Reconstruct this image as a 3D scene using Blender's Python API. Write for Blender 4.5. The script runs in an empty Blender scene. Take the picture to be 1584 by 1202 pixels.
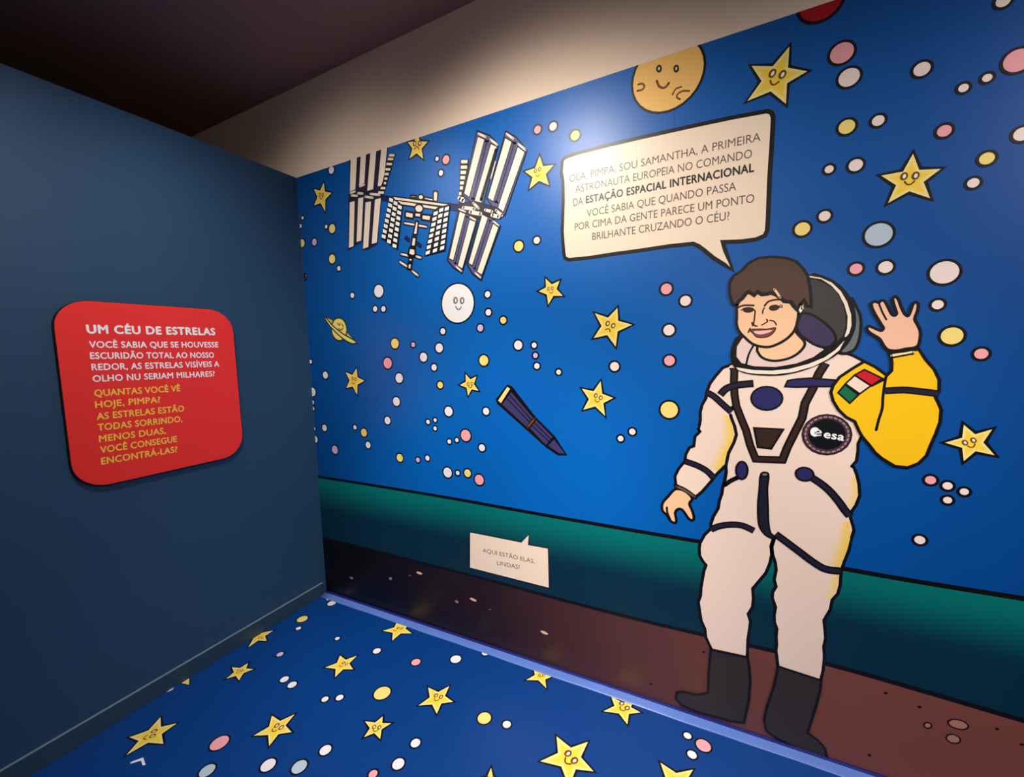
import bpy, bmesh, math
from mathutils import Matrix, Vector
from mathutils.geometry import tessellate_polygon

# ---------------------------------------------------------------- camera, light, exposure
C = bpy.context.scene.collection
scn = bpy.context.scene
FOC, YAW, PITCH, ROLL = 652.259, -0.474983, -0.085842, -0.031910      # focal length for a 1584 px wide frame
cam_d = bpy.data.cameras.new('camera'); cam = bpy.data.objects.new('camera', cam_d); C.objects.link(cam); scn.camera = cam
cam_d.sensor_width = 36.0; cam_d.lens = FOC * 36.0 / 1584.0; cam_d.clip_start = 0.02
fwd = Vector((math.sin(YAW)*math.cos(PITCH), math.cos(YAW)*math.cos(PITCH), math.sin(PITCH)))
rgt = Vector((math.cos(YAW), -math.sin(YAW), 0)); upv = rgt.cross(fwd)
r2 = rgt*math.cos(ROLL) + upv*math.sin(ROLL); u2 = upv*math.cos(ROLL) - rgt*math.sin(ROLL)
m = Matrix((r2, u2, -fwd)).transposed().to_4x4(); m.translation = (2.4025, -1.8329, 1.5773); cam.matrix_world = m

def lin(c):
    return tuple((v/255/12.92 if v/255 <= 0.04045 else ((v/255+0.055)/1.055)**2.4) for v in c)

w = bpy.data.worlds.new('world'); scn.world = w; w.use_nodes = True
w.node_tree.nodes['Background'].inputs[0].default_value = (0.30, 0.40, 0.60, 1); w.node_tree.nodes['Background'].inputs[1].default_value = 0.02

def spot(name, loc, aim, power, angle, blend, radius, col):
    d = bpy.data.lights.new(name, 'SPOT'); d.energy = power; d.spot_size = math.radians(angle); d.spot_blend = blend
    d.shadow_soft_size = radius; d.color = col
    o = bpy.data.objects.new(name, d); C.objects.link(o); o.location = loc
    o.rotation_euler = (Vector(aim)-Vector(loc)).to_track_quat('-Z', 'Y').to_euler(); return o
def area(name, loc, aim, power, size, col):
    d = bpy.data.lights.new(name, 'AREA'); d.energy = power; d.size = size; d.color = col
    o = bpy.data.objects.new(name, d); C.objects.link(o); o.location = loc
    o.rotation_euler = (Vector(aim)-Vector(loc)).to_track_quat('-Z', 'Y').to_euler(); return o
WARM = (1.0, 0.92, 0.82)
spot('track_spot', (1.55, -1.15, 2.92), (1.58, 0, 1.50), 96, 114, 1.0, 0.16, WARM)
spot('corner_wash_fill', (0.55, -1.15, 2.92), (0.45, 0, 1.75), 26, 112, 1.0, 0.16, WARM)  # unseen wash added to lift the cream band near the corner
spot('sign_spot', (1.30, -1.45, 2.92), (0.0, -0.98, 1.50), 68, 88, 1.0, 0.07, (1.0, 0.94, 0.88))
spot('figure_fill', (4.75, -1.2, 2.92), (2.35, 0, 0.85), 240, 78, 1.0, 0.08, (1.0, 0.93, 0.86))  # unseen fill added for the astronaut side, set where its reflection stays off view
spot('floor_fill', (1.50, -1.00, 3.12), (1.45, -0.80, 0.0), 110, 68, 1.0, 0.08, (1.0, 0.95, 0.92))  # added from overhead to brighten the floor and lower wall
spot('low_fill', (1.60, -2.60, 2.95), (1.35, 0, 0.35), 150, 44, 0.8, 0.08, (1.0, 0.93, 0.86))  # added fill for the lower mural, cone kept low to avoid sheen
spot('low_fill', (3.00, -2.60, 2.95), (2.55, 0, 0.45), 170, 46, 0.8, 0.08, (1.0, 0.93, 0.86))  # second added fill, brightens the astronaut's legs
area('room_fill', (2.4, -3.5, 2.9), (1.9, -0.3, 0.4), 10, 1.4, (1.0, 0.92, 0.85))  # weak ambient fill added behind the camera, not an actual fixture
scn.view_settings.view_transform = 'Standard'; scn.view_settings.look = 'None'
scn.view_settings.exposure = 0.14; scn.view_settings.gamma = 1.0; scn.view_settings.use_curve_mapping = False

# ---------------------------------------------------------------- materials
def new_mat(name, col, rough=0.4, spec=0.5, bump=0.0, bscale=60, mottled=0.0, mscale=3.0):
    m = bpy.data.materials.new(name); m.use_nodes = True; nt = m.node_tree; b = nt.nodes['Principled BSDF']
    b.inputs['Base Color'].default_value = (*col, 1); b.inputs['Roughness'].default_value = rough
    b.inputs['Specular IOR Level'].default_value = spec
    tc = nt.nodes.new('ShaderNodeTexCoord')
    if mottled:
        n = nt.nodes.new('ShaderNodeTexNoise'); n.inputs['Scale'].default_value = mscale; n.inputs['Detail'].default_value = 6
        nt.links.new(tc.outputs['Object'], n.inputs['Vector'])
        r = nt.nodes.new('ShaderNodeMapRange'); r.inputs['To Min'].default_value = 1-mottled; r.inputs['To Max'].default_value = 1+mottled
        nt.links.new(n.outputs['Fac'], r.inputs['Value'])
        mx = nt.nodes.new('ShaderNodeVectorMath'); mx.operation = 'SCALE'; mx.inputs[0].default_value = col
        nt.links.new(r.outputs['Result'], mx.inputs['Scale']); nt.links.new(mx.outputs['Vector'], b.inputs['Base Color'])
    if bump:
        n = nt.nodes.new('ShaderNodeTexNoise'); n.inputs['Scale'].default_value = bscale; n.inputs['Detail'].default_value = 3
        nt.links.new(tc.outputs['Object'], n.inputs['Vector'])
        bp = nt.nodes.new('ShaderNodeBump'); bp.inputs['Strength'].default_value = bump; bp.inputs['Distance'].default_value = 0.002
        nt.links.new(n.outputs['Fac'], bp.inputs['Height']); nt.links.new(bp.outputs['Normal'], b.inputs['Normal'])
    return m
# printed inks, sRGB
INK = dict(k=(14,10,14), bk=(8,14,20), nv=(16,30,96), cr=(250,232,214), wh=(250,250,250), sl=(84,84,124), mo=(255,200,112), bl=(58,28,18), br=(120,72,24),
    gy=(120,116,116), rp=(176,14,34), yd=(214,196,92), dg=(28,64,52), yp=(248,226,122), p=(250,172,182), c=(250,232,226), sn=(34,32,54), s9=(92,92,136), w=(242,240,250), y=(252,228,132),
    b=(190,206,222), v=(214,190,232), pb=(150,140,145), pc=(240,205,170), rd=(70,18,20), rk=(46,10,10), pd=(176,124,104), ye=(250,226,150), ny=(62,58,108),
    sb=(255,232,208), tx=(98,88,84), tb=(44,40,44), cs=(248,222,206), ya=(252,212,96), yb=(252,220,130), sk=(253,204,160), s2=(250,196,166), st=(36,30,54),
    cb=(112,86,72), hb=(56,36,32), nb=(44,42,98), dn=(30,30,46), bd=(84,48,62), pw=(200,180,190), yl=(252,200,22), fr=(206,24,44), fg=(18,110,72),
    gh=(104,112,114), vs=(64,60,60), ci=(236,208,200), pu=(62,52,84), hr=(84,58,50), pk=(190,130,150), mr=(132,66,62), tt=(244,196,186), bt=(52,44,40),
    yt=(255,206,70), s1=(255,218,70), s0=(255,236,160), sky=(0,106,196), teal=(0,116,112), deep=(4,46,66), gleft=(8,4,6), gright=(126,70,58))
MATS = {}
def ink(key):
    if key not in MATS:
        MATS[key] = new_mat('print_'+key, lin(INK[key]), 0.37, 0.45, 0.06, 35)
    return MATS[key]
def ink_ramp(k1, k2, stops=None):
    key = k1+'>'+k2
    if key in MATS: return MATS[key]
    m = new_mat('print_'+k1+'_'+k2, (1,1,1), 0.37, 0.45, 0.06, 35); nt = m.node_tree
    uv = nt.nodes.new('ShaderNodeUVMap'); sp = nt.nodes.new('ShaderNodeSeparateXYZ'); nt.links.new(uv.outputs['UV'], sp.inputs[0])
    cr = nt.nodes.new('ShaderNodeValToRGB'); nt.links.new(sp.outputs['Y'], cr.inputs[0])
    cr.color_ramp.elements[0].color = (*lin(INK[k1]), 1); cr.color_ramp.elements[1].color = (*lin(INK[k2]), 1)
    cr.color_ramp.interpolation = 'EASE'
    if stops: cr.color_ramp.elements[0].position, cr.color_ramp.elements[1].position = stops
    nt.links.new(cr.outputs['Color'], nt.nodes['Principled BSDF'].inputs['Base Color']); MATS[key] = m; return m

# ---------------------------------------------------------------- geometry helpers
def link(name, me, parent=None, loc=(0,0,0)):
    o = bpy.data.objects.new(name, me); C.objects.link(o)
    if parent is not None: o.parent = parent
    o.location = loc; return o
def box(name, lo, hi, mat, parent=None, bevel=0.0):
    bm = bmesh.new(); bmesh.ops.create_cube(bm, size=1)
    c = [(a+b)/2 for a, b in zip(lo, hi)]; s = [b-a for a, b in zip(lo, hi)]
    for v in bm.verts: v.co = Vector((v.co.x*s[0], v.co.y*s[1], v.co.z*s[2]))
    if bevel: bmesh.ops.bevel(bm, geom=bm.edges[:], offset=bevel, segments=2, affect='EDGES')
    me = bpy.data.meshes.new(name); bm.to_mesh(me); bm.free(); me.materials.append(mat)
    return link(name, me, parent, c)
def structure(o): o['kind'] = 'structure'; return o

PLANE = {'w': lambda u, v, d: (u, -d, v), 'l': lambda u, v, d: (d, u, v), 'f': lambda u, v, d: (u, v, d)}
class Print:
    """flat ink shapes on one plane, each ink layer a film's thickness above the last"""
    STEP = 0.00003
    def __init__(s, pl, d0): s.pl, s.d = pl, d0; s.V = []; s.Fc = []; s.M = []; s.UV = []; s.mats = []
    def mi(s, m):
        if m not in s.mats: s.mats.append(m)
        return s.mats.index(m)
    def face(s, pts, mi, uv=0.0):
        i = len(s.V); s.V += [PLANE[s.pl](p[0], p[1], s.d) for p in pts]; s.Fc.append(tuple(range(i, i+len(pts)))); s.M.append(mi)
        s.UV.append(uv if isinstance(uv, (list, tuple)) else [uv]*len(pts))
    def fill(s, pts, m):
        mi = s.mi(m)
        for t in tessellate_polygon([[Vector((p[0], p[1], 0)) for p in pts]]): s.face([pts[k] for k in t], mi)
    def disc(s, c, r, m, n=28, ry=None, rot=0):
        ry = ry or r; cr, sr = math.cos(rot), math.sin(rot)
        s.fill([(c[0]+r*math.cos(a)*cr-ry*math.sin(a)*sr, c[1]+r*math.cos(a)*sr+ry*math.sin(a)*cr) for a in (2*math.pi*k/n for k in range(n))], m)
    def stroke(s, pts, wd, m, closed):
        cl = closed == 1; h = wd/2; P = [Vector(p) for p in pts]; n = len(P); mi = s.mi(m); L = []; R = []
        for i in range(n):
            a = P[i]-P[i-1] if (cl or i) else None; b = P[(i+1) % n]-P[i] if (cl or i < n-1) else None
            if a is None or a.length < 1e-6: a = b
            if b is None or b.length < 1e-6: b = a
            if a is None or a.length < 1e-6: L.append(P[i]); R.append(P[i]); continue
            a = a.normalized(); b = b.normalized(); na = Vector((-a.y, a.x)); nb = Vector((-b.y, b.x)); t = na+nb
            if t.length < 0.3: t = na
            t = t.normalized(); k = min(1/max(t.dot(na), 0.5), 1.7)
            L.append(P[i]+t*h*k); R.append(P[i]-t*h*k)
        for i in range(n if closed == 1 else n-1):
            j = (i+1) % n; s.face([L[i], R[i], R[j], L[j]], mi)
        if closed == 0:
            for e in (P[0], P[-1]): s.face([(e.x+h*math.cos(a), e.y+h*math.sin(a)) for a in (2*math.pi*k/10 for k in range(10))], mi)
    def ramp(s, o, i, m, closed=0):
        mi = s.mi(m); n = len(o)
        for a in range(n if closed else n-1):
            b = (a+1) % n; s.face([o[a], o[b], i[b], i[a]], mi, [0, 0, 1, 1])
    def up(s): s.d += s.STEP
    def build(s, name, parent, clip=None, origin=None):
        me = bpy.data.meshes.new(name); me.from_pydata(s.V, [], s.Fc)
        uvl = me.uv_layers.new(name='UVMap'); li = 0
        for poly, uv in zip(me.polygons, s.UV):
            for k, lp in enumerate(poly.loop_indices): uvl.data[lp].uv = (0.5, uv[k])
        for mt in s.mats: me.materials.append(mt)
        me.polygons.foreach_set('material_index', s.M)
        if clip:
            bm = bmesh.new(); bm.from_mesh(me)
            for co, no in clip: bmesh.ops.bisect_plane(bm, geom=bm.verts[:]+bm.edges[:]+bm.faces[:], dist=1e-6, plane_co=co, plane_no=no, clear_outer=True)
            bm.to_mesh(me); bm.free()
        vs = [v.co for v in me.vertices]
        if not vs: return None
        c = Vector([(min(v[k] for v in vs)+max(v[k] for v in vs))/2 for k in range(3)])
        if s.pl == 'w': c.y = 0
        if s.pl == 'f': c.z = 0
        me.transform(Matrix.Translation(-c))
        return link(name, me, parent, c-(origin(parent) if origin else Vector((0,0,0))))

def smooth(pts, closed, n=4):
    """Catmull-Rom through the points"""
    N = len(pts); out = []
    if N < 3: return pts
    for i in range(N if closed else N-1):
        p0 = pts[i-1] if (closed or i) else pts[0]; p1 = pts[i]; p2 = pts[(i+1) % N]; p3 = pts[(i+2) % N] if (closed or i < N-2) else pts[-1]
        for k in range(n):
            t = k/n; out.append(tuple(0.5*(2*p1[j]+(p2[j]-p0[j])*t+(2*p0[j]-5*p1[j]+4*p2[j]-p3[j])*t*t+(3*p1[j]-p0[j]-3*p2[j]+p3[j])*t**3) for j in (0, 1)))
    if not closed: out.append(pts[-1])
    return out

def text_shape(txt, bold):
    cu = bpy.data.curves.new('lettering', 'FONT'); cu.body = txt; cu.size = 1; cu.resolution_u = 3; cu.space_character = 1.0+0.06*bold
    o = bpy.data.objects.new('lettering', cu); C.objects.link(o); dg = bpy.context.evaluated_depsgraph_get(); dg.update()
    me = bpy.data.meshes.new_from_object(o.evaluated_get(dg)); V = [(v.co.x, v.co.y) for v in me.vertices]; Fs = [tuple(p.vertices) for p in me.polygons]
    bpy.data.objects.remove(o); bpy.data.curves.remove(cu); bpy.data.meshes.remove(me); return V, Fs
CAP = None
def H(pts): return [(p[0]/2000, p[1]/2000) for p in pts]

# ---------------------------------------------------------------- the room
HT = 2.7
paint = new_mat('blue_wall_paint', lin((32,68,100)), 0.6, 0.4, 0.25, 180, 0.06, 2.5)
base_m = new_mat('baseboard_dark_grey_blue', lin((34,62,82)), 0.5, 0.5, 0.1, 80)
black_c = new_mat('black_ceiling_paint', lin((180,142,132)), 0.9, 0.2, 0.2, 120, 0.06, 2)
white_c = new_mat('white_soffit_paint', lin((250,226,204)), 0.85, 0.2, 0.12, 120, 0.02, 3)
plain = new_mat('dark_plaster', lin((60,60,66)), 0.8, 0.3)
floor_m = new_mat('blue_floor_vinyl', lin((0,60,134)), 0.38, 0.5, 0.12, 14, 0.03, 2.0)
cove_m = new_mat('cove_vinyl_painted_glare', lin((92,124,204)), 0.30, 0.6, 0.25, 10, 0.12, 6)  # lighter blue paints the glare reflected along the outer part of the strip
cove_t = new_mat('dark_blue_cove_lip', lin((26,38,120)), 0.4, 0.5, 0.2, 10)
X1 = 5.0; Y0 = -4.2
HC_ = 3.22; XL = -3.2        # the left wall is a 2.7 m partition, the room and its black ceiling go on above and behind it
structure(box('wall_right', (XL, 0.0, -0.1), (X1+0.1, 0.12, HC_+0.1), white_c))
structure(box('wall_left', (-0.12, Y0, -0.1), (0.0, 0.0, HT), paint))
structure(box('wall_back', (XL, Y0-0.12, -0.1), (X1+0.1, Y0, HC_+0.1), plain))
structure(box('wall_side', (X1, Y0, -0.1), (X1+0.12, 0.0, HC_+0.1), plain))
structure(box('wall_far', (XL-0.12, Y0, -0.1), (XL, 0.0, HC_+0.1), plain))
structure(box('floor', (XL, Y0, -0.2), (X1, 0.0, 0.0), floor_m))
structure(box('ceiling', (XL, Y0, HC_), (X1, 0.0, HC_+0.1), black_c))
bb = structure(box('baseboard_left', (0.0, Y0, 0.0), (0.011, -0.03, 0.083), base_m, None, 0.0012))
structure(box('trim_2', (0.0, Y0, 0.083), (0.012, -0.03, 0.0865), new_mat('pale_sealant_bead', lin((120,138,150)), 0.5, 0.5), None, 0.0008))
# blue vinyl cove where floor and printed wall meet
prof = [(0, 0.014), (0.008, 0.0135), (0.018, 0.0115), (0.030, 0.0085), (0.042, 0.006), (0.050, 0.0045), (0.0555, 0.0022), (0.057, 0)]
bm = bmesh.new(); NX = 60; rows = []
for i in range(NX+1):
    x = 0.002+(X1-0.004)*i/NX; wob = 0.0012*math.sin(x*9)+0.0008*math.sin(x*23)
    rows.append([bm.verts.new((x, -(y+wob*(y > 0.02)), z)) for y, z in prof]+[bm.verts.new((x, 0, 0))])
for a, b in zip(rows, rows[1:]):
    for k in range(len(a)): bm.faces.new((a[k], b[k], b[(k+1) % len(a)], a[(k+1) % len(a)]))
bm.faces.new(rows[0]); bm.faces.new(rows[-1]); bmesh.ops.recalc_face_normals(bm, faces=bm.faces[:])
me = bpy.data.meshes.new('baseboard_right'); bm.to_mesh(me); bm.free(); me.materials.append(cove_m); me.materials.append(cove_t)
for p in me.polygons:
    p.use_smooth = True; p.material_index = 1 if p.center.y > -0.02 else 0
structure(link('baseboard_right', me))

# ---------------------------------------------------------------- printed murals and sign
HORIZON = [(-0.346, 0.8), (-0.035, 0.799), (0.398, 0.799), (0.805, 0.797), (1.074, 0.795), (1.524, 0.785), (2.094, 0.777), (2.3, 0.777), (2.783, 0.761), (2.96, 0.758), (3.232, 0.761), (3.308, 0.761), (3.908, 0.764), (4.908, 0.769)]
GROUND = [(-0.397, 0.377), (0.002, 0.379), (0.277, 0.383), (0.729, 0.38), (1.017, 0.379), (1.285, 0.379), (1.708, 0.371), (2.07, 0.369), (2.318, 0.375), (2.494, 0.379), (2.576, 0.382), (2.744, 0.386), (3.026, 0.372), (3.252, 0.358), (3.33, 0.354), (3.93, 0.337), (4.93, 0.307)]
PARTS = [
('space_station','w','wall_mural','white space station with four pairs of solar wings, printed near the ceiling',[('L','nv',33.0,0,0,[(1356,4908),(1507,4859)]),('L','k',7.0,0,0,[(1357,4925),(1508,4876)]),('L','nv',29.0,0,0,[(2256,4657),(2422,4607)]),('L','k',6.0,0,0,[(2257,4673),(2423,4623)]),('L','k',6.0,0,0,[(2254,4617),(2420,4568)]),('F','k',0,[(1533,4894),(2287,4672),(2275,4634),(2173,4620),(1628,4771),(1530,4845)]),('F','cr',0,[(1549,4874),(2255,4668),(2246,4651),(1570,4844)]),('F','cr',0,[(1609,4821),(2184,4648),(2145,4637),(1652,4781)]),('F','cr',0,[(1786,4846),(1862,4828),(1855,4807),(1781,4825)]),('L','k',9.0,1,0,[(1786,4846),(1862,4828),(1855,4807),(1781,4825)]),('F','cr',0,[(1968,4796),(2082,4758),(2075,4731),(1961,4771)]),('L','k',8.5,1,0,[(1968,4796),(2082,4758),(2075,4731),(1961,4771)]),('F','cr',0,[(2083,4823),(2107,4830),(2133,4820),(2141,4795),(2127,4717),(2076,4735)]),('L','k',8.5,1,0,[(2083,4823),(2107,4830),(2133,4820),(2141,4795),(2127,4717),(2076,4735)]),('F','cr',0,[(1956,4796),(1954,4788),(1948,4782),(1940,4777),(1930,4775),(1918,4776),(1907,4779),(1897,4785),(1890,4793),(1885,4801),(1884,4810),(1886,4819),(1892,4825),(1900,4830),(1911,4832),(1922,4831),(1933,4828),(1943,4822),(1950,4814),(1955,4805)]),('L','k',9.0,1,0,[(1956,4796),(1954,4788),(1948,4782),(1940,4777),(1930,4775),(1918,4776),(1907,4779),(1897,4785),(1890,4793),(1885,4801),(1884,4810),(1886,4819),(1892,4825),(1900,4830),(1911,4832),(1922,4831),(1933,4828),(1943,4822),(1950,4814),(1955,4805)]),('F','cr',0,[(1944,4683),(1940,4670),(1932,4660),(1919,4653),(1903,4649),(1885,4650),(1868,4655),(1853,4664),(1841,4676),(1834,4689),(1832,4703),(1835,4716),(1844,4726),(1857,4734),(1873,4737),(1891,4736),(1908,4731),(1923,4722),(1935,4710),(1942,4697)]),('L','k',9.5,1,0,[(1944,4683),(1940,4670),(1932,4660),(1919,4653),(1903,4649),(1885,4650),(1868,4655),(1853,4664),(1841,4676),(1834,4689),(1832,4703),(1835,4716),(1844,4726),(1857,4734),(1873,4737),(1891,4736),(1908,4731),(1923,4722),(1935,4710),(1942,4697)]),('F','cr',0,[(1835,4662),(1910,4643),(1902,4599),(1826,4620)]),('L','k',9.0,1,0,[(1835,4662),(1910,4643),(1902,4599),(1826,4620)]),('F','cr',0,[(1705,4698),(1813,4663),(1803,4603),(1696,4635)]),('L','k',11.0,1,0,[(1705,4698),(1813,4663),(1803,4603),(1696,4635)]),('F','cr',0,[(1925,4628),(2041,4598),(2027,4541),(1916,4573)]),('L','k',10.5,1,0,[(1925,4628),(2041,4598),(2027,4541),(1916,4573)]),('L','k',22.5,0,0,[(1683,4578),(1976,4491)]),('L','cr',9.0,0,0,[(1683,4578),(1976,4491)]),('F','cr',0,[(1838,4572),(1874,4563),(1847,4431),(1792,4439)]),('L','k',10.0,1,0,[(1838,4572),(1874,4563),(1847,4431),(1792,4439)]),('F','cr',0,[(1780,4416),(1834,4403),(1814,4309),(1757,4325)]),('L','k',11.0,1,0,[(1780,4416),(1834,4403),(1814,4309),(1757,4325)]),('L','k',21.5,2,0,[(1679,4431),(1744,4383)]),('L','nv',11.5,2,0,[(1679,4431),(1744,4383)]),('L','k',21.0,2,0,[(1831,4350),(1899,4297)]),('L','nv',11.0,2,0,[(1831,4350),(1899,4297)]),('L','k',23.0,0,0,[(1615,4260),(1711,4232)]),('L','cr',11.0,0,0,[(1615,4260),(1711,4232)]),('L','k',22.5,0,0,[(1822,4209),(1881,4187)]),('L','cr',11.0,0,0,[(1822,4209),(1881,4187)]),('L','k',23.5,0,0,[(1592,4180),(1686,4120)]),('L','cr',11.0,0,0,[(1592,4180),(1686,4120)]),('L','k',23.0,0,0,[(1756,4062),(1831,4007)]),('L','cr',11.0,0,0,[(1756,4062),(1831,4007)]),('F','cr',0,[(1739,4310),(1810,4290),(1812,4232),(1777,4215),(1712,4245)]),('L','k',12.0,1,0,[(1739,4310),(1810,4290),(1812,4232),(1777,4215),(1712,4245)]),('F','cr',0,[(1724,4205),(1770,4194),(1759,4161),(1715,4171)]),('L','k',10.0,1,0,[(1724,4205),(1770,4194),(1759,4161),(1715,4171)]),('F','cr',0,[(1709,4152),(1756,4140),(1740,4077),(1696,4091)]),('L','k',12.0,1,0,[(1709,4152),(1756,4140),(1740,4077),(1696,4091)]),('L','k',13.5,0,0,[(1722,4233),(1794,4209)])]),
('solar_array','w',0,'far pair of solar wings cut off by the ceiling',[('F','sn',0,[(933,5469),(1514,5419),(1459,5125),(1389,4941),(1381,4925),(891,5014),(890,5046)]),('F','cr',0,[(957,5464),(1057,5458),(994,5064),(905,5059)]),('F','cr',0,[(1113,5436),(1193,5435),(1138,5109),(1054,5086)]),('F','cr',0,[(1262,5436),(1346,5425),(1264,5013),(1174,5011)]),('F','cr',0,[(1424,5440),(1505,5421),(1415,5024),(1333,5028)]),('F','sn',0,[(880,5037),(1386,4948),(1283,4416),(1140,4375),(1050,4376),(1052,4474),(946,4449),(816,4403)]),('F','cr',0,[(894,4938),(972,4938),(909,4443),(835,4435)]),('F','cr',0,[(1030,4958),(1109,4955),(1037,4488),(962,4482)]),('F','cr',0,[(1139,4893),(1222,4887),(1140,4402),(1058,4393)]),('F','cr',0,[(1284,4896),(1371,4897),(1272,4430),(1195,4429)]),('F','k',0,[(1525,5332),(1616,5311),(1487,5068),(1418,4926),(1334,4942),(1410,5066)]),('F','cr',0,[(1527,5327),(1602,5307),(1593,5285),(1518,5304)]),('F','cr',0,[(1506,5293),(1581,5273),(1572,5251),(1497,5270)]),('F','cr',0,[(1482,5246),(1558,5227),(1549,5204),(1473,5224)]),('F','cr',0,[(1463,5195),(1532,5178),(1523,5155),(1454,5172)]),('F','cr',0,[(1451,5148),(1507,5134),(1498,5111),(1442,5125)]),('F','cr',0,[(1443,5102),(1485,5090),(1476,5067),(1434,5079)]),('F','cr',0,[(1430,5056),(1462,5047),(1454,5024),(1421,5033)]),('F','cr',0,[(1381,5014),(1447,4998),(1438,4975),(1372,4991)]),('F','cr',0,[(1342,4975),(1422,4957),(1413,4933),(1333,4951)]),('L','cr',13.0,0,0,[(930,5009),(1016,4987)]),('L','cr',12.5,0,0,[(1140,4955),(1253,4921)]),('L','cr',12.5,0,0,[(1220,4969),(1352,4934)]),('L','cr',13.0,0,0,[(914,5041),(985,5041)]),('L','cr',13.0,0,0,[(1035,5013),(1103,4996)]),('L','cr',13.0,0,0,[(1072,5082),(1136,5087)])]),
('solar_array','w',0,'near pair of solar wings beside the glare',[('F','s9',0,[(2634,5283),(2770,5207),(2861,5102),(2850,5067),(2662,4564),(2611,4573),(2443,4723)]),('L','k',6.0,1,0,[(2634,5283),(2770,5207),(2861,5102),(2850,5067),(2662,4564),(2611,4573),(2443,4723)]),('F','s9',0,[(2944,5202),(3051,5120),(3149,4984),(3137,4947),(2903,4449),(2813,4501),(2717,4634)]),('L','k',6.0,1,0,[(2944,5202),(3051,5120),(3149,4984),(3137,4947),(2903,4449),(2813,4501),(2717,4634)]),('L','sl',23.5,0,0,[(2743,5170),(2558,4657)]),('L','k',4.5,0,0,[(2743,5170),(2558,4657)]),('L','sl',22.5,0,0,[(3033,5081),(2816,4579)]),('L','k',4.5,0,0,[(3033,5081),(2816,4579)]),('F','cr',0,[(2641,5230),(2717,5183),(2519,4686),(2457,4735)]),('L','k',4.5,1,0,[(2641,5230),(2717,5183),(2519,4686),(2457,4735)]),('F','cr',0,[(2781,5130),(2849,5084),(2639,4573),(2570,4627)]),('L','k',4.5,1,0,[(2781,5130),(2849,5084),(2639,4573),(2570,4627)]),('F','cr',0,[(2935,5145),(3006,5092),(2786,4595),(2726,4641)]),('L','k',4.5,1,0,[(2935,5145),(3006,5092),(2786,4595),(2726,4641)]),('F','cr',0,[(3063,5035),(3134,4970),(2892,4480),(2832,4529)]),('L','k',4.5,1,0,[(3063,5035),(3134,4970),(2892,4480),(2832,4529)]),('L','cr',10.0,0,0,[(2649,5253),(2727,5202)]),('L','cr',10.0,0,0,[(2779,5166),(2851,5101)]),('L','cr',9.5,0,0,[(2951,5175),(3018,5115)]),('L','cr',9.5,0,0,[(3070,5056),(3141,4986)]),('L','k',15.5,0,0,[(2835,5059),(2651,4640)]),('L','cr',5.5,0,0,[(2824,4955),(2768,4811)]),('F','k',0,[(2429,5068),(2527,5046),(2513,4901),(2444,4741),(2470,4642),(2393,4656),(2411,4860)]),('F','cr',0,[(2443,5056),(2516,5040),(2511,5010),(2439,5026)]),('F','cr',0,[(2437,5005),(2510,4989),(2505,4959),(2432,4975)]),('F','cr',0,[(2431,4957),(2495,4943),(2491,4913),(2427,4926)]),('F','cr',0,[(2426,4908),(2481,4896),(2476,4866),(2421,4878)]),('F','cr',0,[(2420,4859),(2466,4850),(2461,4820),(2415,4829)]),('F','cr',0,[(2415,4812),(2451,4805),(2447,4774),(2410,4782)]),('F','cr',0,[(2403,4760),(2431,4755),(2426,4724),(2399,4730)]),('F','cr',0,[(2404,4707),(2456,4697),(2452,4667),(2399,4677)]),('F','sn',0,[(2388,4659),(2569,4647),(2819,4545),(2889,4442),(2847,4422),(2765,4442),(2613,4468),(2388,4579)]),('F','s9',0,[(2384,4583),(2511,4517),(2600,4466),(2585,4422),(2397,3971),(2296,4035),(2224,4121)]),('L','k',6.5,1,0,[(2384,4583),(2511,4517),(2600,4466),(2585,4422),(2397,3971),(2296,4035),(2224,4121)]),('F','s9',0,[(2648,4508),(2765,4446),(2854,4357),(2835,4318),(2617,3876),(2519,3953),(2460,4049)]),('L','k',6.5,1,0,[(2648,4508),(2765,4446),(2854,4357),(2835,4318),(2617,3876),(2519,3953),(2460,4049)]),('L','sl',18.5,0,0,[(2488,4510),(2321,4069)]),('L','k',4.0,0,0,[(2488,4510),(2321,4069)]),('L','sl',18.0,0,0,[(2748,4431),(2548,3990)]),('L','k',4.0,0,0,[(2748,4431),(2548,3990)]),('F','cr',0,[(2399,4575),(2469,4538),(2299,4100),(2245,4132)]),('L','k',5.0,1,0,[(2399,4575),(2469,4538),(2299,4100),(2245,4132)]),('F','cr',0,[(2513,4477),(2586,4442),(2405,4007),(2346,4045)]),('L','k',5.0,1,0,[(2513,4477),(2586,4442),(2405,4007),(2346,4045)]),('F','cr',0,[(2658,4503),(2725,4459),(2525,4025),(2478,4056)]),('L','k',5.0,1,0,[(2658,4503),(2725,4459),(2525,4025),(2478,4056)]),('F','cr',0,[(2778,4398),(2836,4346),(2632,3922),(2573,3960)]),('L','k',4.5,1,0,[(2778,4398),(2836,4346),(2632,3922),(2573,3960)]),('L','cr',16.0,0,0,[(2444,4602),(2570,4566)]),('L','cr',18.0,0,0,[(2525,4544),(2641,4507)]),('L','cr',12.0,0,0,[(2564,4623),(2622,4563)]),('L','cr',13.5,0,0,[(2695,4535),(2768,4507)]),('L','cr',17.5,0,0,[(2770,4473),(2840,4445)]),('L','cr',13.5,0,0,[(2816,4509),(2874,4453)]),('L','cr',8.0,0,0,[(2394,4596),(2468,4557)]),('L','cr',8.0,0,0,[(2523,4497),(2582,4458)]),('L','cr',7.5,0,0,[(2781,4415),(2837,4367)]),('L','cr',9.0,0,0,[(2329,4042),(2393,3986)]),('L','cr',9.0,0,0,[(2555,3953),(2612,3901)]),('L','cr',20.5,0,0,[(2402,4700),(2447,4666)])]),
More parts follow.
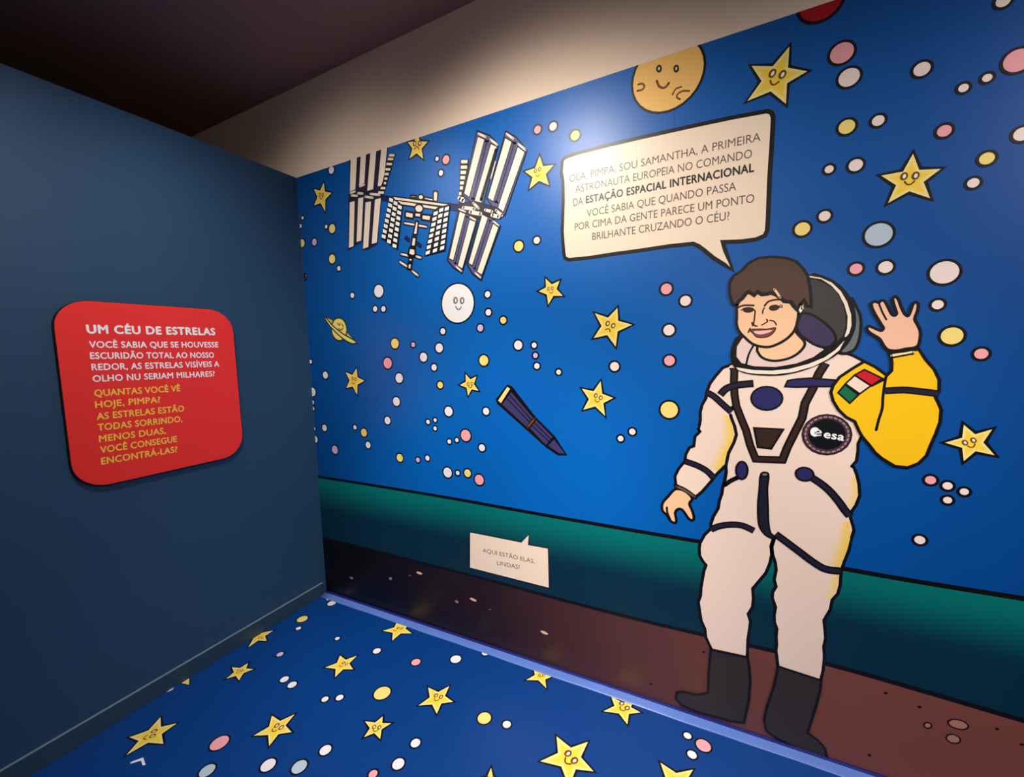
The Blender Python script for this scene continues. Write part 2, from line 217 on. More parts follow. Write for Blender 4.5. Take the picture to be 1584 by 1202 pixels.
('radiator','w',0,None,[('F','k',0,[(1491,4878),(1679,4756),(1572,4305),(1343,4467)]),('F','wh',0,[(1497,4877),(1549,4851),(1541,4817),(1489,4842)]),('F','wh',0,[(1478,4825),(1530,4800),(1523,4765),(1470,4790)]),('F','wh',0,[(1459,4773),(1511,4748),(1504,4713),(1451,4738)]),('F','wh',0,[(1439,4721),(1492,4696),(1485,4661),(1432,4685)]),('F','wh',0,[(1420,4668),(1473,4644),(1466,4608),(1412,4633)]),('F','wh',0,[(1401,4616),(1454,4591),(1446,4556),(1393,4580)]),('F','wh',0,[(1381,4562),(1434,4538),(1427,4502),(1373,4527)]),('F','wh',0,[(1361,4509),(1415,4485),(1407,4449),(1354,4473)]),('F','wh',0,[(1558,4831),(1609,4806),(1602,4771),(1550,4796)]),('F','wh',0,[(1541,4777),(1592,4752),(1585,4717),(1533,4742)]),('F','wh',0,[(1523,4722),(1575,4698),(1568,4663),(1516,4687)]),('F','wh',0,[(1506,4667),(1558,4643),(1551,4608),(1499,4632)]),('F','wh',0,[(1489,4612),(1541,4588),(1534,4553),(1481,4577)]),('F','wh',0,[(1471,4557),(1524,4533),(1516,4497),(1464,4521)]),('F','wh',0,[(1454,4501),(1506,4477),(1499,4441),(1446,4465)]),('F','wh',0,[(1436,4445),(1489,4421),(1481,4385),(1428,4409)]),('F','wh',0,[(1615,4780),(1666,4755),(1659,4721),(1608,4745)]),('F','wh',0,[(1601,4725),(1652,4700),(1645,4666),(1594,4690)]),('F','wh',0,[(1586,4669),(1637,4645),(1630,4610),(1579,4634)]),('F','wh',0,[(1571,4613),(1623,4589),(1616,4554),(1564,4578)]),('F','wh',0,[(1556,4557),(1608,4534),(1601,4498),(1549,4522)]),('F','wh',0,[(1541,4501),(1593,4477),(1586,4442),(1534,4465)]),('F','wh',0,[(1526,4444),(1578,4421),(1571,4385),(1519,4409)]),('F','wh',0,[(1511,4387),(1563,4364),(1556,4329),(1504,4352)])]),
('radiator','w',0,None,[('F','k',0,[(2069,4632),(2146,4663),(2289,4662),(2206,4215),(1938,4197)]),('F','wh',0,[(2084,4619),(2137,4624),(2129,4590),(2076,4586)]),('F','wh',0,[(2067,4566),(2120,4571),(2111,4537),(2059,4532)]),('F','wh',0,[(2049,4512),(2102,4518),(2094,4483),(2041,4479)]),('F','wh',0,[(2032,4458),(2085,4465),(2077,4430),(2023,4425)]),('F','wh',0,[(2014,4404),(2068,4411),(2059,4376),(2006,4370)]),('F','wh',0,[(1996,4349),(2050,4357),(2042,4321),(1988,4316)]),('F','wh',0,[(1978,4295),(2032,4302),(2024,4267),(1970,4261)]),('F','wh',0,[(1960,4239),(2015,4247),(2006,4212),(1952,4205)]),('F','wh',0,[(2157,4639),(2209,4644),(2201,4610),(2149,4606)]),('F','wh',0,[(2143,4584),(2195,4589),(2187,4555),(2135,4551)]),('F','wh',0,[(2128,4529),(2180,4535),(2172,4500),(2120,4496)]),('F','wh',0,[(2114,4473),(2166,4480),(2158,4445),(2106,4440)]),('F','wh',0,[(2099,4417),(2152,4424),(2144,4389),(2091,4384)]),('F','wh',0,[(2085,4361),(2137,4368),(2129,4333),(2076,4328)]),('F','wh',0,[(2070,4305),(2123,4312),(2115,4277),(2062,4271)]),('F','wh',0,[(2055,4248),(2108,4256),(2100,4221),(2047,4215)]),('F','wh',0,[(2228,4639),(2279,4644),(2271,4610),(2220,4607)]),('F','wh',0,[(2217,4586),(2268,4591),(2260,4557),(2209,4553)]),('F','wh',0,[(2205,4532),(2256,4538),(2249,4504),(2197,4499)]),('F','wh',0,[(2194,4478),(2245,4485),(2237,4450),(2186,4445)]),('F','wh',0,[(2183,4424),(2234,4431),(2226,4396),(2175,4391)]),('F','wh',0,[(2171,4370),(2223,4377),(2215,4342),(2163,4337)]),('F','wh',0,[(2160,4315),(2212,4323),(2203,4288),(2152,4282)]),('F','wh',0,[(2148,4261),(2200,4268),(2192,4233),(2140,4227)])]),
('star','w','wall_mural','largest star on the wall, smiling, right of the yellow moon',[('S',[(5158,5196),(5152,5059),(5264,5000),(5148,4958),(5145,4822),(5052,4933),(4908,4909),(4995,5019),(4932,5140),(5062,5097)],[5082,5013]),('E','br',[2530,2525,2560,2512,2534,2490],0,1.0)]),
('star','w','wall_mural','smiling star high above the waving hand',[('S',[(5835,4328),(5868,4222),(5970,4206),(5892,4144),(5927,4038),(5825,4100),(5722,4046),(5759,4151),(5681,4227),(5790,4228)],[5827,4169]),('E','br',[2898,2099,2926,2095,2911,2074],0,1.0)]),
('star','w','wall_mural','smiling star beside the yellow sleeve',[('S',[(6144,2603),(6198,2545),(6273,2581),(6237,2496),(6291,2419),(6205,2438),(6154,2369),(6143,2455),(6061,2482),(6140,2519)],[6185,2491]),('E','br',[3077,1244,3096,1253,3094,1233],0,1.0)]),
('star','w','wall_mural','frowning star between speech bubble and smiling star',[('S',[(3958,3503),(3963,3393),(4080,3354),(3958,3304),(3940,3173),(3868,3277),(3746,3256),(3819,3358),(3760,3472),(3876,3425)],[3897,3351]),('E','br',[1936,1688,1960,1677,1939,1662],1,1.0)]),
('star','w','wall_mural','smiling star right above the telescope',[('S',[(3804,2875),(3816,2763),(3913,2728),(3825,2680),(3839,2567),(3752,2649),(3640,2614),(3695,2713),(3631,2806),(3739,2784)],[3765,2718]),('E','br',[1879,1373,1901,1364,1883,1347],0,1.0)]),
('star','w','wall_mural','star in the lamp glare left of the large speech bubble',[('S',[(3275,4907),(3306,4808),(3407,4797),(3329,4735),(3358,4636),(3264,4693),(3166,4641),(3201,4738),(3126,4802),(3231,4810)],[3266,4757]),('E','br',[1615,2393,1636,2395,1627,2368],0,1.0)]),
('star','w','wall_mural','small smiling star below the large speech bubble',[('S',[(3304,3819),(3363,3759),(3440,3785),(3408,3713),(3468,3648),(3377,3657),(3324,3579),(3313,3674),(3233,3710),(3308,3739)],[3354,3708]),('E','br',[1665,1861,1684,1862,1678,1843],0,1.0)]),
('star','w','wall_mural','frowning star cut off by the ceiling',[('S',[(1908,5461),(1940,5358),(2040,5330),(1958,5281),(1974,5175),(1892,5251),(1797,5221),(1841,5309),(1784,5387),(1871,5374)],[1901,5315]),('E','br',[937,2676,969,2670,949,2653],1,1.0)]),
('star','w','wall_mural','star in the corner near the ceiling',[('S',[(482,5241),(491,5136),(604,5103),(489,5047),(473,4910),(404,5023),(289,5014),(358,5103),(304,5205),(410,5164)],[430,5095]),('E','br',[200,2559,226,2554,209,2535],0,1.0)]),
('star','w','wall_mural','small star below the ringed planet',[('S',[(830,3021),(836,2912),(947,2872),(830,2826),(811,2702),(746,2801),(636,2781),(700,2875),(641,2977),(753,2940)],[773,2871]),('E','br',[376,1449,401,1444,380,1420],0,1.0)]),
('star','w','wall_mural','small star left of the telescope tip',[('S',[(2386,2945),(2442,2889),(2517,2920),(2482,2842),(2535,2773),(2453,2788),(2407,2719),(2392,2803),(2310,2830),(2386,2865)],[2431,2837]),('E','br',[1207,1420,1230,1422,1219,1404],0,1.0)]),
('moon','w','wall_mural','yellow smiling moon touching the ceiling',[('D','mo',[4360,5254],129.2,9),('F','bl',0,[(4322,5311),(4318,5301),(4312,5294),(4304,5291),(4296,5293),(4288,5299),(4282,5308),(4278,5320),(4278,5331),(4282,5341),(4288,5348),(4296,5351),(4304,5349),(4312,5344),(4318,5334),(4321,5323)]),('F','wh',0,[(4306,5318),(4303,5311),(4298,5310),(4294,5315),(4294,5324),(4297,5332),(4302,5333),(4306,5328)]),('F','bl',0,[(4447,5272),(4444,5262),(4438,5255),(4431,5252),(4422,5254),(4415,5259),(4409,5269),(4405,5280),(4405,5291),(4408,5301),(4414,5308),(4422,5311),(4430,5309),(4438,5303),(4444,5294),(4447,5283)]),('F','wh',0,[(4432,5279),(4429,5271),(4425,5270),(4421,5275),(4420,5284),(4423,5292),(4428,5293),(4432,5288)]),('L','br',8.5,0,1,[(4284,5236),(4300,5192),(4326,5172),(4352,5172),(4372,5194)]),('L','br',7.5,0,1,[(4143,5252),(4172,5249),(4189,5225),(4172,5204),(4134,5206)]),('L','br',6.0,0,1,[(4463,5138),(4423,5135),(4400,5101)]),('L','br',6.5,0,1,[(4518,5092),(4473,5105),(4438,5095),(4431,5072),(4453,5051)])]),
('planet','w','wall_mural','white smiling planet below the space station',[('D','wh',[2324,3672],97.6,8),('E','gy',[1150,1852,1190,1847,1166,1809],0,1.0)]),
('planet','w','wall_mural','dark red planet cut off by the ceiling',[('D','rp',[5328,5422],59.5,10)]),
('ringed_planet','w','wall_mural','yellow ringed planet near the wall corner',[('F','yd',1,[(327,3656),(459,3627),(601,3547),(771,3409),(844,3323)]),('L','dg',7.5,1,1,[(327,3656),(459,3627),(601,3547),(771,3409),(844,3323)]),('F','yp',0,[(711,3500),(704,3457),(686,3418),(657,3387),(620,3367),(579,3360),(537,3366),(499,3386),(469,3417),(449,3457),(443,3501),(449,3545),(468,3584),(498,3615),(536,3634),(577,3640),(619,3633),(656,3612),(685,3581),(704,3543)]),('L','dg',10.0,1,0,[(711,3500),(704,3457),(686,3418),(657,3387),(620,3367),(579,3360),(537,3366),(499,3386),(469,3417),(449,3457),(443,3501),(449,3545),(468,3584),(498,3615),(536,3634),(577,3640),(619,3633),(656,3612),(685,3581),(704,3543)]),('L','br',7.5,0,1,[(557,3576),(583,3548),(604,3573)]),('L','br',7.5,0,1,[(630,3558),(655,3531)]),('L','br',7.5,0,1,[(570,3510),(605,3488),(644,3512)]),('F','yp',1,[(324,3666),(374,3642),(470,3552),(647,3438),(795,3370),(857,3326),(764,3322),(606,3401),(431,3537)]),('L','dg',8.5,1,1,[(324,3666),(374,3642),(470,3552),(647,3438),(795,3370),(857,3326),(764,3322),(606,3401),(431,3537)])]),
('dot','w','wall_mural',None,[('D','p',[5452,5056],31.8,8.0)]),
('dot','w','wall_mural',None,[('D','c',[5495,4890],28.2,8.0)]),
('dot','w','wall_mural',None,[('D','c',[5858,4827],20.1,8.0)]),
('dot','w','wall_mural',None,[('D','c',[6053,4658],11.6,8.0)]),
('dot','w','wall_mural',None,[('D','c',[6154,4685],10.9,8.0)]),
('dot','w','wall_mural',None,[('D','p',[6278,4742],30.5,8.0)]),
('dot','w','wall_mural',None,[('D','c',[6201,5091],15.7,8.0)]),
('dot','w','wall_mural',None,[('D','y',[5492,4580],22.1,8.0)]),
('dot','w','wall_mural',None,[('D','c',[5655,4576],16.1,8.0)]),
('dot','w','wall_mural',None,[('D','p',[5977,4430],16.8,8.0)]),
('dot','w','wall_mural',None,[('D','c',[6316,4326],18.5,8.0)]),
('dot','w','wall_mural',None,[('D','c',[5403,4327],12.5,8.0)]),
('dot','w','wall_mural',None,[('D','c',[5547,4322],18.9,8.0)]),
('dot','w','wall_mural',None,[('D','y',[6174,4222],17.0,8.0)]),
('dot','w','wall_mural',None,[('D','c',[6121,4091],13.6,8.0)]),
('dot','w','wall_mural',None,[('D','c',[5386,4021],16.5,8.0)]),
('dot','w','wall_mural',None,[('D','y',[5260,3954],22.4,8.0)]),
('dot','w','wall_mural',None,[('D','b',[5681,3852],35.9,8.0)]),
('dot','w','wall_mural',None,[('D','p',[5569,3643],17.0,8.0)]),
('dot','w','wall_mural',None,[('D','c',[5724,3636],18.7,8.0)]),
('dot','w','wall_mural',None,[('D','c',[6013,3569],34.2,8.0)]),
('dot','w','wall_mural',None,[('D','c',[5990,3370],14.2,8.0)]),
('dot','w','wall_mural',None,[('D','y',[6065,3169],26.4,8.0)]),
('dot','w','wall_mural',None,[('D','p',[6203,3052],15.8,8.0)]),
('dot','w','wall_mural',None,[('D','p',[6001,2227],13.7,8.0)]),
('dot','w','wall_mural',None,[('D','c',[6085,2198],12.2,8.0)]),
('dot','w','wall_mural',None,[('D','c',[6165,2169],10.7,8.0)]),
('dot','w','wall_mural',None,[('D','c',[6089,2103],10.9,8.0)]),
('dot','w','wall_mural',None,[('D','c',[5964,1811],14.0,8.0)]),
('dot','w','wall_mural',None,[('D','p',[4353,3625],21.1,8.0)]),
('dot','w','wall_mural',None,[('D','c',[4497,3518],19.7,8.0)]),
('dot','w','wall_mural',None,[('D','c',[4373,3293],21.4,8.0)]),
('dot','w','wall_mural',None,[('D','p',[4377,3045],20.6,8.0)]),
('dot','w','wall_mural',None,[('D','c',[3928,3003],19.4,8.0)]),
('dot','w','wall_mural',None,[('D','y',[4375,2639],33.8,8.0)]),
('dot','w','wall_mural',None,[('D','c',[4075,2438],13.4,8.0)]),
('dot','w','wall_mural',None,[('D','c',[3974,2371],12.4,8.0)]),
('dot','w','wall_mural',None,[('D','c',[3411,2958],11.6,8.0)]),
('dot','w','wall_mural',None,[('D','y',[3040,4146],23.3,8.0)]),
('dot','w','wall_mural',None,[('D','c',[3226,4172],15.4,8.0)]),
('dot','w','wall_mural',None,[('D','p',[3261,5134],16.2,8.0)]),
('dot','w','wall_mural',None,[('D','c',[3410,5123],17.3,8.0)]),
('dot','w','wall_mural',None,[('D','y',[3610,4997],19.6,8.0)]),
('dot','w','wall_mural',None,[('D','w',[2683,3731],15.1,8.0)]),
('dot','w','wall_mural',None,[('D','w',[2685,3555],15.8,8.0)]),
('dot','w','wall_mural',None,[('D','y',[2849,3468],16.6,8.0)]),
('dot','w','wall_mural',None,[('D','v',[2585,3407],17.1,8.0)]),
('dot','w','wall_mural',None,[('D','w',[2123,3398],15.8,8.0)]),
('dot','w','wall_mural',None,[('D','w',[2066,3225],23.9,8.0)]),
('dot','w','wall_mural',None,[('D','w',[1849,3131],24.6,8.0)]),
('dot','w','wall_mural',None,[('D','w',[1985,3018],17.4,8.0)]),
('dot','w','wall_mural',None,[('D','y',[2056,2828],18.0,8.0)]),
('dot','w','wall_mural',None,[('D','y',[2611,3081],26.0,8.0)]),
('dot','w','wall_mural',None,[('D','w',[3003,3220],21.7,8.0)]),
('dot','w','wall_mural',None,[('D','w',[3171,3214],12.6,8.0)]),
('dot','w','wall_mural',None,[('D','v',[3181,3117],12.2,8.0)]),
('dot','w','wall_mural',None,[('D','w',[3193,3017],13.8,8.0)]),
('dot','w','wall_mural',None,[('D','w',[2150,2546],25.6,8.0)]),
('dot','w','wall_mural',None,[('D','w',[2616,2563],18.3,8.0)]),
('dot','w','wall_mural',None,[('D','w',[1868,2419],12.2,8.0)]),
('dot','w','wall_mural',None,[('D','w',[1966,2444],10.1,8.0)]),
('dot','w','wall_mural',None,[('D','w',[1960,2351],11.1,8.0)]),
('dot','w','wall_mural',None,[('D','p',[2356,2298],30.2,8.0)]),
('dot','w','wall_mural',None,[('D','w',[2142,2218],12.0,8.0)]),
('dot','w','wall_mural',None,[('D','w',[2241,2241],10.9,8.0)]),
('dot','w','wall_mural',None,[('D','w',[2550,2181],18.2,8.0)]),
('dot','w','wall_mural',None,[('D','v',[1698,1977],13.6,8.0)]),
('dot','w','wall_mural',None,[('D','w',[1835,2009],14.5,8.0)]),
('dot','w','wall_mural',None,[('D','w',[2101,1873],27.3,8.0)]),
('dot','w','wall_mural',None,[('D','w',[2233,1882],12.0,8.0)]),
('dot','w','wall_mural',None,[('D','y',[2360,1893],20.7,8.0)]),
('dot','w','wall_mural',None,[('D','p',[2502,1837],27.2,8.0)]),
('dot','w','wall_mural',None,[('D','p',[1328,3075],30.9,8.0)]),
('dot','w','wall_mural',None,[('D','w',[1488,2903],26.9,8.0)]),
('dot','w','wall_mural',None,[('D','w',[1427,2634],25.4,8.0)]),
('dot','w','wall_mural',None,[('D','w',[1275,2407],22.1,8.0)]),
('dot','w','wall_mural',None,[('D','w',[1255,3895],34.8,8.0)]),
('dot','w','wall_mural',None,[('D','w',[1186,3700],15.9,8.0)]),
('dot','w','wall_mural',None,[('D','w',[1312,3691],15.7,8.0)]),
('dot','w','wall_mural',None,[('D','w',[836,3885],15.0,8.0)]),
('dot','w','wall_mural',None,[('D','y',[1453,3294],27.8,8.0)]),
('dot','w','wall_mural',None,[('D','v',[1715,3272],13.0,8.0)]),
('dot','w','wall_mural',None,[('D','w',[278,2941],22.5,8.0)]),
('dot','w','wall_mural',None,[('D','w',[20,3116],12.5,8.0)]),
('dot','w','wall_mural',None,[('D','w',[15,2723],28.0,8.0)]),
('dot','w','wall_mural',None,[('D','w',[28,4187],13.3,8.0)]),
('dot','w','wall_mural',None,[('D','w',[2,2588],13.5,8.0)]),
('dot','w','wall_mural',None,[('D','w',[2,2506],12.4,8.0)]),
('dot','w','wall_mural',None,[('D','w',[-10,2241],14.2,8.0)]),
('dot','w','wall_mural',None,[('D','w',[-3,2100],24.0,8.0)]),
('dot','w','wall_mural',None,[('D','w',[192,2261],21.3,8.0)]),
('dot','w','wall_mural',None,[('D','w',[738,2298],13.9,8.0)]),
('dot','w','wall_mural',None,[('D','y',[885,2241],24.3,8.0)]),
('dot','w','wall_mural',None,[('D','w',[941,2093],20.0,8.0)]),
('dot','w','wall_mural',None,[('D','v',[356,1989],26.7,8.0)]),
('dot','w','wall_mural',None,[('D','y',[1432,1978],23.3,8.0)]),
('dot','w','wall_mural',None,[('D','w',[64,4906],10.3,8.0)]),
('dot','w','wall_mural',None,[('D','w',[13,4814],11.7,8.0)]),
('dot','w','wall_mural',None,[('D','y',[20,4605],23.5,8.0)]),
('dot','w','wall_mural',None,[('D','w',[474,4734],11.2,8.0)]),
('dot','w','wall_mural',None,[('D','y',[573,4695],26.0,8.0)]),
('dot','w','wall_mural',None,[('D','v',[247,4585],20.5,8.0)]),
('dot','w','wall_mural',None,[('D','y',[538,4345],26.5,8.0)]),
('dot','w','wall_mural',None,[('D','w',[641,4221],13.8,8.0)]),
('dot','w','wall_mural',None,[('D','w',[24,4186],13.3,8.0)]),
('dot','w','wall_mural',None,[('D','w',[625,5356],21.4,8.0)]),
('dot','w','wall_mural',None,[('D','w',[2148,5137],10.1,8.0)]),
('dot','w','wall_mural',None,[('D','p',[2258,5104],20.7,8.0)]),
('dot','w','wall_mural',None,[('D','w',[2189,4990],13.3,8.0)]),
('pebble','w','wall_mural',None,[('F','pb',0,[(534,308),(522,300),(506,295),(488,296),(474,302),(468,311),(471,322),(482,331),(499,335),(516,334),(530,328),(536,319)]),('L','rd',5.5,1,0,[(534,308),(522,300),(506,295),(488,296),(474,302),(468,311),(471,322),(482,331),(499,335),(516,334),(530,328),(536,319)])]),
('pebble','w','wall_mural',None,[('F','pb',0,[(1202,454),(1191,444),(1177,439),(1162,439),(1152,445),(1148,454),(1152,466),(1162,475),(1177,481),(1191,480),(1202,475),(1206,465)]),('L','rd',5.0,1,0,[(1202,454),(1191,444),(1177,439),(1162,439),(1152,445),(1148,454),(1152,466),(1162,475),(1177,481),(1191,480),(1202,475),(1206,465)])]),
('pebble','w','wall_mural',None,[('F','pb',0,[(1498,569),(1495,562),(1489,557),(1481,554),(1473,553),(1468,556),(1466,562),(1469,568),(1475,573),(1483,577),(1490,577),(1496,574)]),('L','rd',4.5,1,0,[(1498,569),(1495,562),(1489,557),(1481,554),(1473,553),(1468,556),(1466,562),(1469,568),(1475,573),(1483,577),(1490,577),(1496,574)])]),
('pebble','w','wall_mural',None,[('F','pc',0,[(1678,625),(1668,616),(1647,611),(1623,610),(1600,614),(1586,623),(1584,633),(1595,642),(1615,647),(1640,648),(1662,643),(1676,635)]),('L','rd',4.5,1,0,[(1678,625),(1668,616),(1647,611),(1623,610),(1600,614),(1586,623),(1584,633),(1595,642),(1615,647),(1640,648),(1662,643),(1676,635)])]),
('pebble','w','wall_mural',None,[('F','pb',0,[(2171,399),(2161,392),(2147,389),(2132,392),(2120,399),(2114,409),(2117,419),(2127,427),(2141,429),(2156,427),(2168,419),(2173,409)]),('L','rd',4.5,1,0,[(2171,399),(2161,392),(2147,389),(2132,392),(2120,399),(2114,409),(2117,419),(2127,427),(2141,429),(2156,427),(2168,419),(2173,409)])]),
('pebble','w','wall_mural',None,[('F','pc',0,[(2412,480),(2402,472),(2381,468),(2356,470),(2334,476),(2319,486),(2317,495),(2328,503),(2349,507),(2374,505),(2396,499),(2410,489)]),('L','rd',4.0,1,0,[(2412,480),(2402,472),(2381,468),(2356,470),(2334,476),(2319,486),(2317,495),(2328,503),(2349,507),(2374,505),(2396,499),(2410,489)])]),
('pebble','w','wall_mural',None,[('F','pb',0,[(2591,434),(2589,430),(2583,425),(2575,422),(2567,421),(2561,422),(2559,426),(2562,431),(2568,435),(2576,439),(2584,440),(2589,438)]),('L','rd',4.0,1,0,[(2591,434),(2589,430),(2583,425),(2575,422),(2567,421),(2561,422),(2559,426),(2562,431),(2568,435),(2576,439),(2584,440),(2589,438)])]),
('pebble','w','wall_mural',None,[('F','pc',0,[(3241,342),(3231,335),(3212,331),(3189,332),(3168,338),(3154,347),(3152,357),(3162,365),(3181,369),(3205,368),(3226,361),(3239,352)]),('L','rd',3.5,1,0,[(3241,342),(3231,335),(3212,331),(3189,332),(3168,338),(3154,347),(3152,357),(3162,365),(3181,369),(3205,368),(3226,361),(3239,352)])]),
('pebble','w','wall_mural',None,[('F','k',0,[(5839,661),(5837,656),(5832,652),(5826,650),(5820,650),(5816,654),(5815,659),(5817,664),(5822,668),(5828,670),(5834,669),(5838,666)])]),
('pebble','w','wall_mural',None,[('F','k',0,[(6020,625),(6018,619),(6013,615),(6007,613),(6001,614),(5998,617),(5996,622),(5998,627),(6003,631),(6009,633),(6015,632),(6018,629)])]),
('pebble','w','wall_mural',None,[('F','k',0,[(6398,614),(6396,609),(6392,606),(6387,604),(6382,606),(6378,609),(6378,614),(6380,618),(6384,622),(6389,623),(6394,622),(6397,618)])]),
('pebble','w','wall_mural',None,[('F','k',0,[(5764,149),(5762,144),(5757,140),(5751,138),(5745,139),(5742,143),(5741,148),(5743,153),(5748,158),(5754,159),(5760,158),(5763,155)])]),
('pebble','w','wall_mural',None,[('F','k',0,[(6516,555),(6514,551),(6509,548),(6502,546),(6496,546),(6492,548),(6490,552),(6492,556),(6497,560),(6503,562),(6510,561),(6514,559)])]),
('pebble','w','wall_mural',None,[('F','k',0,[(4234,166),(4233,160),(4228,155),(4222,151),(4216,150),(4212,152),(4210,157),(4212,163),(4216,168),(4222,172),(4228,173),(4233,170)])]),
('pebble','w','wall_mural',None,[('F','k',0,[(4660,603),(4659,598),(4655,593),(4649,590),(4643,589),(4639,591),(4637,596),(4639,601),(4643,606),(4649,609),(4654,609),(4659,607)])]),
('pebble','w','wall_mural',None,[('F','pd',0,[(6075,507),(6073,500),(6069,493),(6063,488),(6057,484),(6050,483),(6044,485),(6039,489),(6036,494),(6035,501),(6037,509),(6041,516),(6046,521),(6053,525),(6060,525),(6066,524),(6071,520),(6074,514)]),('L','rk',5.0,1,0,[(6075,507),(6073,500),(6069,493),(6063,488),(6057,484),(6050,483),(6044,485),(6039,489),(6036,494),(6035,501),(6037,509),(6041,516),(6046,521),(6053,525),(6060,525),(6066,524),(6071,520),(6074,514)])]),
('pebble','w','wall_mural',None,[('F','pd',0,[(6254,574),(6250,562),(6240,552),(6227,544),(6210,539),(6193,539),(6177,542),(6164,549),(6157,559),(6155,571),(6160,582),(6170,593),(6184,601),(6201,605),(6218,606),(6233,602),(6245,595),(6253,585)]),('L','rk',5.0,1,0,[(6254,574),(6250,562),(6240,552),(6227,544),(6210,539),(6193,539),(6177,542),(6164,549),(6157,559),(6155,571),(6160,582),(6170,593),(6184,601),(6201,605),(6218,606),(6233,602),(6245,595),(6253,585)])]),
('pebble','w','wall_mural',None,[('F','pd',0,[(6221,460),(6217,449),(6210,439),(6200,432),(6188,429),(6175,428),(6165,432),(6156,439),(6151,449),(6151,460),(6155,471),(6162,480),(6172,487),(6184,491),(6196,491),(6207,487),(6215,480),(6220,470)]),('L','rk',5.0,1,0,[(6221,460),(6217,449),(6210,439),(6200,432),(6188,429),(6175,428),(6165,432),(6156,439),(6151,449),(6151,460),(6155,471),(6162,480),(6172,487),(6184,491),(6196,491),(6207,487),(6215,480),(6220,470)])]),
('telescope','w','wall_mural','navy telescope with pale yellow front rim, pointing up left',[('F','k',0,[(2871,2841),(2733,2687),(2749,2644),(3062,2399),(3267,2238),(3384,2171),(3481,2179),(3360,2353),(3162,2533),(2924,2821)]),('F','ye',0,[(2761,2678),(2870,2817),(2899,2797),(2792,2652)]),('F','ny',0,[(2806,2638),(2910,2765),(3138,2519),(3063,2431)]),('L','k',5.0,0,0,[(2862,2699),(3100,2475)]),('L','k',5.0,0,0,[(2894,2733),(3121,2500)]),('F','ny',0,[(3103,2415),(3171,2497),(3335,2343),(3264,2265)]),('L','k',5.0,0,0,[(3129,2440),(3301,2295)]),('L','k',5.0,0,0,[(3154,2469),(3321,2318)]),('L','br',9.5,0,0,[(3079,2424),(3153,2509)]),('F','ny',0,[(3287,2258),(3350,2320),(3456,2195),(3396,2194)])]),
('speech_bubble','w','wall_mural','large cream speech bubble with six lines of text above the astronaut',[('F','sb',0,[(3489,4811),(3510,4834),(3575,4843),(3640,4846),(3912,4847),(4166,4843),(4587,4830),(4827,4820),(5034,4805),(5059,4788),(5070,4757),(5069,4704),(5065,4559),(5058,4414),(5054,4266),(5051,4067),(5047,3977),(5033,3943),(4977,3924),(4885,3923),(4759,3937),(4776,3871),(4827,3722),(4772,3766),(4693,3829),(4633,3891),(4592,3929),(4551,3954),(4383,3960),(4161,3957),(3925,3957),(3739,3953),(3530,3959),(3493,3982),(3485,4033),(3475,4209),(3490,4453),(3492,4635),(3478,4723)]),('L','k',15.0,1,0,[(3489,4811),(3510,4834),(3575,4843),(3640,4846),(3912,4847),(4166,4843),(4587,4830),(4827,4820),(5034,4805),(5059,4788),(5070,4757),(5069,4704),(5065,4559),(5058,4414),(5054,4266),(5051,4067),(5047,3977),(5033,3943),(4977,3924),(4885,3923),(4759,3937),(4776,3871),(4827,3722),(4772,3766),(4693,3829),(4633,3891),(4592,3929),(4551,3954),(4383,3960),(4161,3957),(3925,3957),(3739,3953),(3530,3959),(3493,3982),(3485,4033),(3475,4209),(3490,4453),(3492,4635),(3478,4723)]),('T','tx','OLÁ, PIMPA, SOU SAMANTHA, A PRIMEIRA',[3551,4620],[4995,4613],29.6,0),('T','tx','ASTRONAUTA EUROPEIA NO COMANDO',[3604,4520],[4943,4509],29.7,0),('T','tx','DA',[3585,4409],[3670,4410],32.6,0),('T','tb','ESTAÇÃO ESPACIAL INTERNACIONAL',[3698,4415],[4956,4408],29.6,1),('T','tx','VOCÊ SABIA QUE QUANDO PASSA',[3703,4300],[4843,4300],30.0,0),('T','tx','POR CIMA DA GENTE PARECE UM PONTO',[3591,4203],[4962,4191],30.2,0),('T','tx','BRILHANTE CRUZANDO O CÉU?',[3748,4097],[4802,4093],30.3,0)]),
('speech_bubble','w','wall_mural','small cream speech bubble with two lines of text',[('F','sb',0,[(2356,1249),(2969,1248),(3061,1347),(3050,1236),(3264,1240),(3263,830),(2336,841)]),('L','k',5.5,1,0,[(2356,1249),(2969,1248),(3061,1347),(3050,1236),(3264,1240),(3263,830),(2336,841)]),('T','tx','AQUI ESTÃO ELAS,',[2512,1055],[3114,1052],22.1,0),('T','tx','LINDAS!',[2681,949],[2944,956],22.2,0)]),
